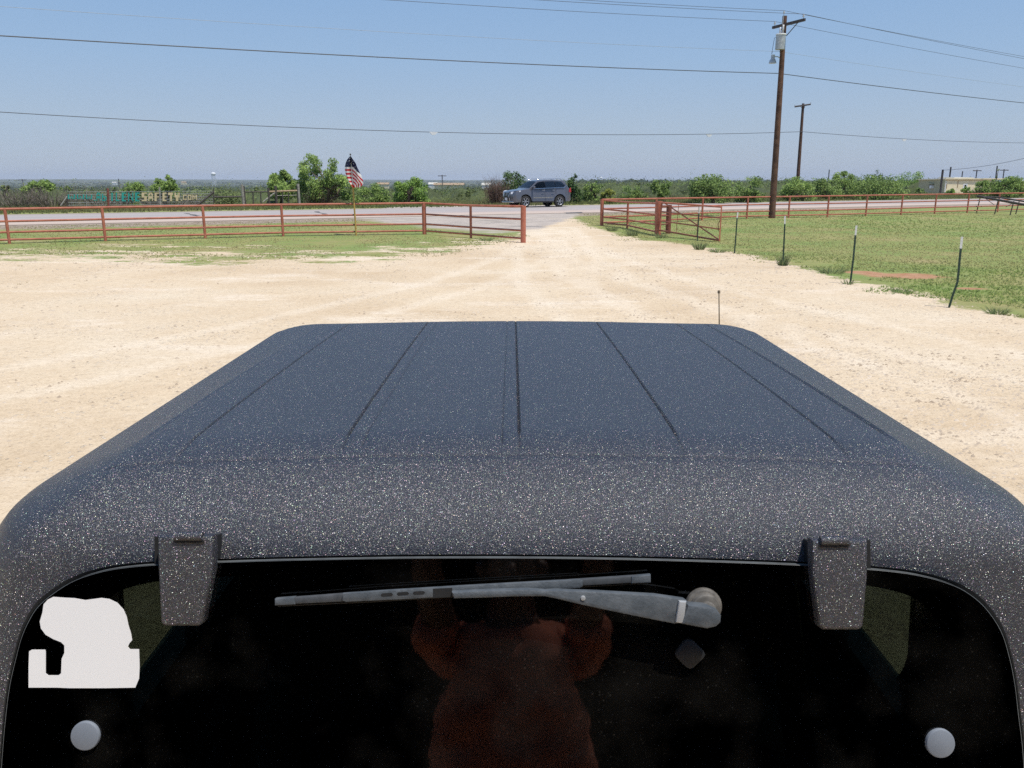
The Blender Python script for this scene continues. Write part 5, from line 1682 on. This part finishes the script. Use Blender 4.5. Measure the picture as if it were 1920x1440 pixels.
LOBES = {287: [(586, 300, 13), (572, 316, 12), (594, 320, 13), (622, 313, 11), (616, 328, 13), (566, 334, 12), (590, 340, 16), (612, 344, 17), (637, 336, 13), (644, 350, 14), (660, 350, 10), (570, 352, 14), (598, 360, 18), (628, 362, 17), (562, 368, 9), (650, 368, 12)],
         317: [(530, 324, 9), (516, 331, 10), (542, 333, 10), (508, 345, 11), (528, 348, 14), (547, 350, 10), (518, 362, 12), (540, 366, 11)],
         326: [(315, 332, 4), (318, 342, 7), (304, 346, 10), (325, 348, 9), (293, 352, 9), (310, 358, 12), (328, 360, 9), (296, 365, 9)],
         339: [(60, 346, 10), (80, 348, 11), (48, 352, 9), (96, 353, 9), (70, 358, 12), (90, 362, 10)],
         317.5: [], 320: [(1582, 326, 8), (1570, 334, 10), (1594, 334, 9), (1582, 345, 12), (1568, 352, 9), (1598, 352, 9)]}
for i, (nm, ct, lab, x0, x1, yt, yb, mt, n, cl, sz, shp, Yd) in enumerate(SH):
    plant(nm, ct, lab, x0, x1, yt, yb, mt, n, cl, sz, shp, seed=100+i*7, Y=Yd, shift=.18 if mt == 'scrub' else .06, lobes=LOBES.get(yt) if shp == 'mesquite' and x1-x0 > 30 else None)
BAND = [(1096, 1288, 13, 337, 348, (30, 85), 'rounded shrub in the scrub between the SUV and the large dark green bush', ('scrub', 'oak', 'mesquite')),
        (1432, 1680, 11, 331, 344, (32, 80), 'rounded shrub in the thicket right of the tall utility pole', ('oak', 'mesquite', 'scrub')),
        (800, 935, 8, 349, 358, (26, 60), 'low shrub in the scrub between the bright bush and the dark juniper', ('scrub', 'mesquite')),
        (0, 545, 14, 348, 358, (26, 60), 'low shrub in the scrub behind the wire fence and farm gate', ('scrub', 'mesquite', 'oak'))]
gb = np.random.default_rng(404)
for x0, x1, n_, y0, y1, (sa, sb), lab, mats in BAND:
    for k in range(n_):
        cx_ = x0+(x1-x0)*(k+.5)/n_+gb.normal(0, 5); wd_ = gb.uniform(22, 46)
        plant('shrub', 'shrub', lab, cx_-wd_/2, cx_+wd_/2, gb.uniform(y0, y1), 372, mats[int(gb.integers(len(mats)))], 1100, 14, .10, 'bush', 'shrubs in the scrub band', seed=900+int(cx_), Y=-gb.uniform(sa, sb), trunk=False, shift=gb.uniform(-.12, .15))
dead_shrub('grey bare brush at the far left below the bright green tree', -10, 80, 350, 382, 'twig', 260, 5, -22)
dead_shrub('grey bare brush left of the fence lettering', 60, 150, 352, 384, 'twig', 260, 6, -22)
dead_shrub('grey bare brush behind the teal letters', 140, 240, 353, 384, 'twig', 260, 7, -22)
dead_shrub('grey bare brush behind the tan letters', 255, 400, 357, 386, 'twig', 240, 8, -22)
dead_shrub('brown dead shrub left of the dark juniper', 912, 950, 334, 382, 'browntwig', 300, 9, 69)
dead_shrub('bare branches under the tall mesquite left of the flag', 566, 640, 352, 386, 'browntwig', 160, 10, -21)

# far scrub, nobody could count it
def scrub_field(name, n, srange, seed, szf, mat, kmax, lab, big=1.0):
    g = np.random.default_rng(seed)
    s = np.exp(g.uniform(math.log(srange[0]), math.log(srange[1]), n*3)) if name == 'scrub' else g.uniform(srange[0], srange[1], n*3)
    ang = g.uniform(-.72, .72, n*3)
    # place along rays of the wedge in front of the yard
    x = []; y = []
    for si, an in zip(s, ang):
        d = np.array([math.sin(an), math.cos(an)])
        dn = d @ RN
        if dn < .15: continue
        t_ = (si+RP @ RN)/dn
        if t_ > 2600 and name == 'scrub': continue
        x.append(d[0]*t_); y.append(d[1]*t_)
        if len(x) >= n: break
    x = np.array(x); y = np.array(y)
    keep = ~((x > bc.x-16) & (x < bc.x+16) & (y > BY-16) & (y < BY+16))
    x = x[keep]; y = y[keep]
    z = terrain(x, y)
    dist = np.hypot(x, y)
    hgt = np.where(x > 3, 1.15, .92)*(1.0+1.3*g.random(len(x)))*np.clip(1.0+dist/900*.5, 1, 2.2)*big
    V = []; T = []
    for i in range(len(x)):
        k = int(kmax*np.clip(90/dist[i], .42, 1))
        r = hgt[i]*(.9+.8*g.random())
        q = g.normal(size=(k, 3)); q /= np.linalg.norm(q, axis=1)[:, None]
        q *= (.72+.33*g.random(k))[:, None]
        q[:, 2] = np.abs(q[:, 2])
        P = np.array([x[i], y[i], z[i]])+q*np.array([r, r, hgt[i]])*(1+.18*np.sin(q[:, :1]*7+i))
        a = g.normal(size=(k, 3)); a /= np.linalg.norm(a, axis=1)[:, None]
        b = np.cross(g.normal(size=(k, 3)), a); b /= np.linalg.norm(b, axis=1)[:, None]+1e-9
        sz = szf*np.clip(dist[i]/80, 1, 4)*(.6+.8*g.random(k))[:, None]
        sz = sz*np.clip(1.25-.8*np.linalg.norm(q/np.array([1, 1, 1]), axis=1), .35, 1)[:, None]
        a *= sz; b *= sz*.6
        V.append(np.stack([P-a, P+b, P+a, P-b], 1).reshape(-1, 3))
        # solid core of the bush, tinted darker as shade between its leaves
        an = np.linspace(0, 2*math.pi, 7)[:-1]
        dz_ = g.uniform(.75, 1.0, (3, 6))
        r0 = np.stack([np.cos(an)*dz_[0], np.sin(an)*dz_[0], np.zeros(6)], 1); r1 = np.stack([np.cos(an+.3)*.8*dz_[1], np.sin(an+.3)*.8*dz_[1], .5*dz_[2]], 1); tp = np.array([[g.normal(0, .1), g.normal(0, .1), .84]])
        cv = np.concatenate([r0, r1, tp])*np.array([r, r, hgt[i]])*.9+np.array([x[i], y[i], z[i]-.05])
        cf = [(q_, (q_+1) % 6, 6+(q_+1) % 6, 6+q_) for q_ in range(6)]+[(6, 7, 8, 12), (8, 9, 10, 12), (10, 11, 6, 12)]
        V.append(cv[np.array(cf).ravel()])
        T.append(np.repeat(np.clip(.45+g.normal(0, .28)+g.normal(0, .13, k), 0, 1), 4))
        T.append(np.repeat(np.clip(.12+g.normal(0, .12, 9), 0, 1), 4))
    V = np.concatenate(V); T = np.concatenate(T)
    o = mesh_np(name, V, np.arange(len(V)).reshape(-1, 4), M[mat], attrs={'tint': T})
    return tag(o, kind='stuff', label=lab, cat='scrub')
scrub_field('scrub', 4600, (25, 800), 31, .10, 'scrub', 170, 'dense scrub covering the plain beyond the road')
scrub_field('far_trees', 3600, (450, 5200), 33, .30, 'farleaf', 70, 'dark lines of trees on the far plain', 2.0)

# ------------------------------------------------------------------ grass
def blades(x, y, h, wdt, tint, seed, lean=.5, per=4):
    g = np.random.default_rng(seed)
    n = len(x)
    X = np.repeat(x, per)+g.normal(0, .5, n*per)*np.repeat(h, per)*.45
    Y = np.repeat(y, per)+g.normal(0, .5, n*per)*np.repeat(h, per)*.45
    Z = terrain(X, Y)-.005
    hh = np.repeat(h, per)*(.55+.8*g.random(n*per))
    a = g.random(n*per)*2*math.pi
    ww = np.repeat(wdt, per)*(.7+.6*g.random(n*per))
    lx = g.normal(0, lean, n*per)*hh; ly = g.normal(0, lean, n*per)*hh
    p0 = np.stack([X-np.cos(a)*ww, Y-np.sin(a)*ww, Z], 1); p1 = np.stack([X+np.cos(a)*ww, Y+np.sin(a)*ww, Z], 1)
    p2 = np.stack([X+lx, Y+ly, Z+hh], 1)
    V = np.stack([p0, p1, p2], 1).reshape(-1, 3)
    T = np.repeat(np.clip(np.repeat(tint, per)+g.normal(0, .07, n*per), 0, 1), 3)
    return V, np.arange(len(V)).reshape(-1, 3), T

def polar(n, r0, r1, a0, a1, g, pw=0.0):
    r = np.exp(g.uniform(math.log(r0), math.log(r1), n))
    a = g.uniform(a0, a1, n)
    return np.sin(a)*r, np.cos(a)*r, r

g = np.random.default_rng(5)
x, y, r = polar(210000, 8, 62, -.66, .80, g)
m = grass_mask(x, y)+(vnoise(x*.6, y*1.2, 1.3, 41)-.5)*2.4+(vnoise(x, y, .35, 42)-.5)*1.4
s = sdist(x, y)
ok = (m > .15) & (s < -1.2) & (apron_mask(x, y) < -.3) & (soil_mask(x, y)+(vnoise(x, y, .6, 12)-.5)*.8 < .12)
right = x > np.interp(y, ery, erx)-1
dens = np.where(right, .95, .75)*(.35+.65*np.clip(m/1.2, 0, 1))
ok &= g.random(len(x)) < dens
x = x[ok]; y = y[ok]; r = r[ok]; right = right[ok]; m = m[ok]
lush = .62*vnoise(x, y, 6.5, 43)+.38*vnoise(x, y, 1.6, 44)
edge = np.clip((1.2-m)/1.2, 0, 1)
tint = np.clip(-.12+1.30*lush-.22*edge*(.5+vnoise(x, y, 3, 47)), 0, 1)
tint = np.where(right, tint, np.clip(tint-.22, 0, 1))
h = np.where(right, .018+.034*lush, .018+.022*lush)*(1+.0*r)
wd = np.clip(.0034+.00030*r, .004, .02)
V, F, T = blades(x, y, h, wd, tint, 6, .55, 4)
go = mesh_np('grass', V, F, M['grass'], attrs={'tint': T})
tag(go, 'short green and straw coloured grass on pasture and verge', 'grass', kind='stuff')
# tall grass on the far verge
x = g.uniform(-150, 260, 70000); s_ = ROADW+.7+np.abs(g.normal(0, 6, 70000))+g.random(70000)*3
px_ = RP[0]+x*RU[0]+s_*RN[0]; py_ = RP[1]+x*RU[1]+s_*RN[1]
inv = np.abs(np.arctan2(px_, py_)) < .75
px_ = px_[inv]; py_ = py_[inv]; s_ = s_[inv]
ht = np.clip(.10+.045*(s_-ROADW), .1, .55)*(.6+.6*vnoise(px_, py_, 5, 51))
V, F, T = blades(px_, py_, ht, np.clip(.012+.0002*py_, .012, .05), np.clip(.15+.75*vnoise(px_, py_, 7, 52), 0, 1), 8, .3, 4)
vo = mesh_np('verge_grass', V, F, M['drygrass'], attrs={'tint': T})
tag(vo, 'tall dry and green grass on the far side of the road', 'grass', kind='stuff')

# weeds along the edge of the yard: separate tufts
def tuft(px, py, hpx, wpx, mat, label, seed, n=120):
    b = ground(px, py); h = hpx/FPX*b.y*1.03; rx = wpx/FPX*b.y/2
    g2 = np.random.default_rng(seed)
    a = g2.random(n)*2*math.pi; rr = rx*np.sqrt(g2.random(n))*.6
    X = b.x+np.cos(a)*rr; Y = b.y+np.sin(a)*rr
    Z = terrain(X, Y)-.01
    hh = h*(.45+.6*g2.random(n))
    dx = np.cos(a)*rx*.7*g2.random(n); dy = np.sin(a)*rx*.7*g2.random(n)
    w_ = .006+.004*g2.random(n)
    b2 = g2.random(n)*6.28
    V = np.stack([np.stack([X-np.cos(b2)*w_, Y-np.sin(b2)*w_, Z], 1), np.stack([X+np.cos(b2)*w_, Y+np.sin(b2)*w_, Z], 1), np.stack([X+dx+np.cos(b2)*w_*.6, Y+dy, Z+hh*.7], 1), np.stack([X+dx*1.5, Y+dy*1.5, Z+hh], 1)], 1).reshape(-1, 3)
    o = mesh_np('weed', V, np.arange(4*n).reshape(n, 4), M[mat], attrs={'tint': np.repeat(g2.random(n), 4)})
    return tag(o, label, 'weed', 'weed clumps along the yard edge')
tuft(1468, 498, 26, 26, 'weed', 'tall weed clump at the foot of the third white-tipped post', 1, 90)
tuft(1312, 468, 16, 26, 'weed', 'weed clump below the open end of the red gate', 2, 160)
tuft(1240, 446, 10, 28, 'weed', 'weed clump at the foot of the thick gate post', 3, 140)
tuft(1186, 442, 14, 26, 'weed', 'weed clump under the wing fence rails', 4, 120)
tuft(1590, 533, 12, 26, 'browntwig' if False else 'weed', 'small dry weed at the foot of the leaning post', 5, 60)
tuft(1690, 548, 9, 50, 'weed', 'low weed patch on the yard edge left of the bent post', 6, 150)
tuft(1560, 512, 13, 60, 'weed', 'long grass clump between third and fourth white-tipped posts', 7, 200)
tuft(1345, 473, 9, 36, 'weed', 'weed clump between the gate end and next post', 8, 150)
tuft(1870, 588, 14, 50, 'weed', 'low weed patch right of the bent post', 9, 150)
tuft(1148, 433, 12, 26, 'weed', 'weed clump between corner post and middle wing post', 10, 120)
tuft(912, 452, 9, 30, 'weed', 'low weed on the gravel by the left gate post', 11, 90)

# gravel: loose stones on the yard
def stones():
    g3 = np.random.default_rng(9)
    n = 90000
    x, y, r = polar(n, 4.2, 34, -.74, .80, g3)
    m = grass_mask(x, y)
    dn = vnoise(x, y, 3.2, 61)*.6+vnoise(x, y, .9, 62)*.4
    rightside = smooth(.5, 4, x)*.35
    ok = (m < .25) & (g3.random(n) < np.clip((dn-.42+rightside*.5)*2.6, .05, 1))
    x = x[ok]; y = y[ok]; r = r[ok]
    n = len(x)
    z = terrain(x, y)
    sz = (.006+.016*g3.random(n)**3)*np.clip(.75+r*.04, .85, 1.9)
    oc = np.array([[1, 0, 0], [0, 1, 0], [-1, 0, 0], [0, -1, 0], [0, 0, .8]])
    V = np.repeat(oc[None], n, 0)*(.7+.6*g3.random((n, 5, 1)))
    a = g3.random(n)*6.28; ca_, sa_ = np.cos(a), np.sin(a)
    X = V[:, :, 0]*ca_[:, None]-V[:, :, 1]*sa_[:, None]; Y = V[:, :, 0]*sa_[:, None]+V[:, :, 1]*ca_[:, None]
    V = np.stack([X*sz[:, None]*1.2+x[:, None], Y*sz[:, None]+y[:, None], V[:, :, 2]*sz[:, None]+z[:, None]-.001], 2).reshape(-1, 3)
    f = np.array([[0, 1, 4], [1, 2, 4], [2, 3, 4], [3, 0, 4]])
    F = (f[None]+(np.arange(n)*5)[:, None, None]).reshape(-1, 3)
    o = mesh_np('gravel', V, F, M['stone'])
    tag(o, 'loose limestone gravel strewn over the yard', 'gravel', kind='stuff')
stones()

# ------------------------------------------------------------------ hot hazy air over the plain
hm = bpy.data.materials.new('haze_air'); hm.use_nodes = True
ht_ = hm.node_tree
for n_ in list(ht_.nodes):
    if n_.type != 'OUTPUT_MATERIAL': ht_.nodes.remove(n_)
pv = ht_.nodes.new('ShaderNodeVolumePrincipled')
pv.inputs['Color'].default_value = (.80, .88, 1.0, 1)
pv.inputs['Density'].default_value = 9.5e-5
pv.inputs['Anisotropy'].default_value = 0.0
ht_.links.new(pv.outputs[0], [n_ for n_ in ht_.nodes if n_.type == 'OUTPUT_MATERIAL'][0].inputs['Volume'])
bm = bmesh.new(); box(bm, (0, 3000, 0), (26000, 20000, 160)); haze = obj('haze', bm, hm)
tag(haze, kind='stuff')

# ------------------------------------------------------------------ workshop behind the photographer (dark open bay mirrored in the glass)
ws = thing('workshop', 'dark metal workshop with an open bay behind the photographer', 'building', (0, -7, 0))
bm = bmesh.new()
for c, d in (((-8.6, -4, 2.4), (8.2, .2, 4.8)), ((8.6, -4, 2.4), (8.2, .2, 4.8)), ((0, -4, 4.5), (9.0, .2, .6)), ((0, -14, 2.4), (25.4, .2, 4.8)), ((-12.7, -9, 2.4), (.2, 9.8, 4.8)), ((12.7, -9, 2.4), (.2, 9.8, 4.8))):
    box(bm, c, d)
obj('wall', bm, M['shopwall'], ws)
bm = bmesh.new(); box(bm, (0, -9, 4.92), (26, 10.6, .2)); obj('roof', bm, M['shopwall'], ws)
bm = bmesh.new(); box(bm, (0, -9, .02), (25, 9.8, .04)); obj('floor_slab', bm, M['shopwall'], ws)

# ------------------------------------------------------------------ the photographer, seen only as a reflection in the glass
def skin_mesh(name, joints, edges, mat, parent, root=0, lvl=2):
    me = bpy.data.meshes.new(name+'_skeleton')
    me.from_pydata([j[0] for j in joints], edges, [])
    o = bpy.data.objects.new(name+'_skeleton', me); COL.objects.link(o)
    sk = o.modifiers.new('skin', 'SKIN'); sk.use_smooth_shade = True
    for i, j in enumerate(joints):
        sv_ = me.skin_vertices[0].data[i]
        rr = j[1] if isinstance(j[1], tuple) else (j[1], j[1])
        sv_.radius = rr; sv_.use_root = (i == root)
    sb = o.modifiers.new('sub', 'SUBSURF'); sb.levels = lvl; sb.render_levels = lvl
    dg = bpy.context.evaluated_depsgraph_get(); dg.update()
    out = bpy.data.meshes.new_from_object(o.evaluated_get(dg))
    bpy.data.objects.remove(o); bpy.data.meshes.remove(me)
    for p in out.polygons: p.use_smooth = True
    out.materials.clear()
    return link(name, out, mat, parent)
PY = -.34
PX = .03
person = thing('person', 'photographer in a rust T-shirt with both arms raised holding a phone', 'person', (0, PY, 0))
V3 = Vector
J = [(V3((0, PY, 1.00)), (.20, .15)), (V3((0, PY, 1.18)), (.20, .15)), (V3((0, PY+.01, 1.40)), (.21, .15)), (V3((0, PY, 1.56)), (.13, .10)), (V3((0, PY+.01, 1.63)), .07), (V3((0, PY+.04, 1.70)), .066), (V3((0, PY+.05, 1.78)), (.085, .10)), (V3((0, PY+.045, 1.87)), (.08, .095)), (V3((0, PY+.04, 1.92)), (.045, .05))]
E = [(0, 1), (1, 2), (2, 3), (3, 4), (4, 5), (5, 6), (6, 7), (7, 8)]
def addj(p, r, prev):
    J.append((V3(p), r)); E.append((prev, len(J)-1)); return len(J)-1
HANDS = []
for sg in (-1, 1):
    s1 = addj((sg*.20, PY, 1.56), .062, 3)
    e1_ = addj((sg*.25, PY+.24, 1.80), .045, s1)
    f1 = addj((sg*.20, PY+.26, 1.97), .042, e1_)
    w1 = addj((sg*.145, -.075, 2.13), .027, f1)
    p1_ = addj((sg*.115, -.045, 2.19), (.036, .018), w1)
    HANDS.append((sg, J[p1_][0]))
    h1 = addj((sg*.10, PY, .92), .10, 0)
    k1 = addj((sg*.12, PY+.02, .50), .062, h1)
    c1_ = addj((sg*.125, PY-.01, .36), .06, k1)
    a1_ = addj((sg*.13, PY-.02, .10), .04, c1_)
    addj((sg*.15, PY+.14, .05), (.04, .03), a1_)
body = skin_mesh('body', J, E, M['skin'], person)
for sg, pc in HANDS:
    for k, (dx, ln) in enumerate(((.0, .075), (.012, .082), (.022, .076), (.030, .060))):
        b0 = pc+V3((sg*(.012-dx*1.2), .012, .012+.006*k))
        skin_mesh('finger', [(b0, .009), (b0+V3((-sg*ln*.55, .018, .012)), .0085), (b0+V3((-sg*ln*.9, .004, .006)), .008)], [(0, 1), (1, 2)], M['skin'], person, 0, 1)
    b0 = pc+V3((-sg*.012, -.012, -.018))
    skin_mesh('thumb', [(b0, .011), (b0+V3((-sg*.035, -.014, .004)), .010), (b0+V3((-sg*.055, -.012, .018)), .009)], [(0, 1), (1, 2)], M['skin'], person, 0, 1)
SJ = [(V3((0, PY, .80)), (.27, .19)), (V3((0, PY, 1.10)), (.265, .185)), (V3((0, PY+.01, 1.40)), (.262, .175)), (V3((0, PY, 1.575)), (.16, .11)), (V3((0, PY+.01, 1.615)), .072)]
SE = [(0, 1), (1, 2), (2, 3), (3, 4)]
for sg in (-1, 1):
    SJ.append((V3((sg*.22, PY, 1.55)), .078)); SE.append((3, len(SJ)-1))
    SJ.append((V3((sg*.235, PY+.12, 1.66)), .068)); SE.append((len(SJ)-2, len(SJ)-1))
shirt = skin_mesh('shirt', SJ, SE, M['shirt'], person, 0, 4)
tx = bpy.data.textures.new('folds', 'CLOUDS'); tx.noise_scale = .085
dm = shirt.modifiers.new('folds', 'DISPLACE'); dm.texture = tx; dm.strength = .05; dm.mid_level = .5; dm.texture_coords = 'LOCAL'
TJ = [(V3((0, PY, .98)), (.175, .135))]
TE = []
for sg in (-1, 1):
    TJ.append((V3((sg*.10, PY, .88)), .112)); TE.append((0, len(TJ)-1))
    TJ.append((V3((sg*.12, PY+.02, .50)), .082)); TE.append((len(TJ)-2, len(TJ)-1))
    TJ.append((V3((sg*.13, PY-.01, .12)), .066)); TE.append((len(TJ)-2, len(TJ)-1))
skin_mesh('trousers', TJ, TE, M['shorts'], person)
bm = bmesh.new(); bmesh.ops.create_uvsphere(bm, u_segments=24, v_segments=16, radius=1)
for v in bm.verts: v.co = V3((v.co.x*.098, v.co.y*.115-.012, v.co.z*.10))+V3((0, PY+.035, 1.885))
bmesh.ops.delete(bm, geom=[v for v in bm.verts if v.co.z < 1.84 and v.co.y > PY+.03], context='VERTS')
obj('hair', bm, M['hair'], person, sm=True)
bm = bmesh.new()
tube(bm, [(0, PY+.135, 1.815), (0, PY+.165, 1.775), (0, PY+.14, 1.765)], [.010, .016, .012], 8)
for sg in (-1, 1):
    bmesh.ops.create_uvsphere(bm, u_segments=10, v_segments=8, radius=.013, matrix=Matrix.Translation((sg*.033, PY+.132, 1.815)))
    bmesh.ops.create_uvsphere(bm, u_segments=10, v_segments=8, radius=.026, matrix=Matrix.Translation((sg*.088, PY+.04, 1.80)))
tube(bm, [(-.03, PY+.138, 1.728), (0, PY+.148, 1.730), (.03, PY+.138, 1.728)], .008, 6)
obj('face', bm, M['skin'], person, sm=True)
ph = bmesh.new()
Rm = Matrix.Rotation(-PITCH, 3, 'X')
box(ph, Rm @ V3((.055, -.020, -.02))+V3((0, 0, H)), (.150, .008, .074), Rm, .003, 2)
tag(obj('phone', ph, M['black']), 'black phone held level in the photographer\'s raised hands', 'phone')
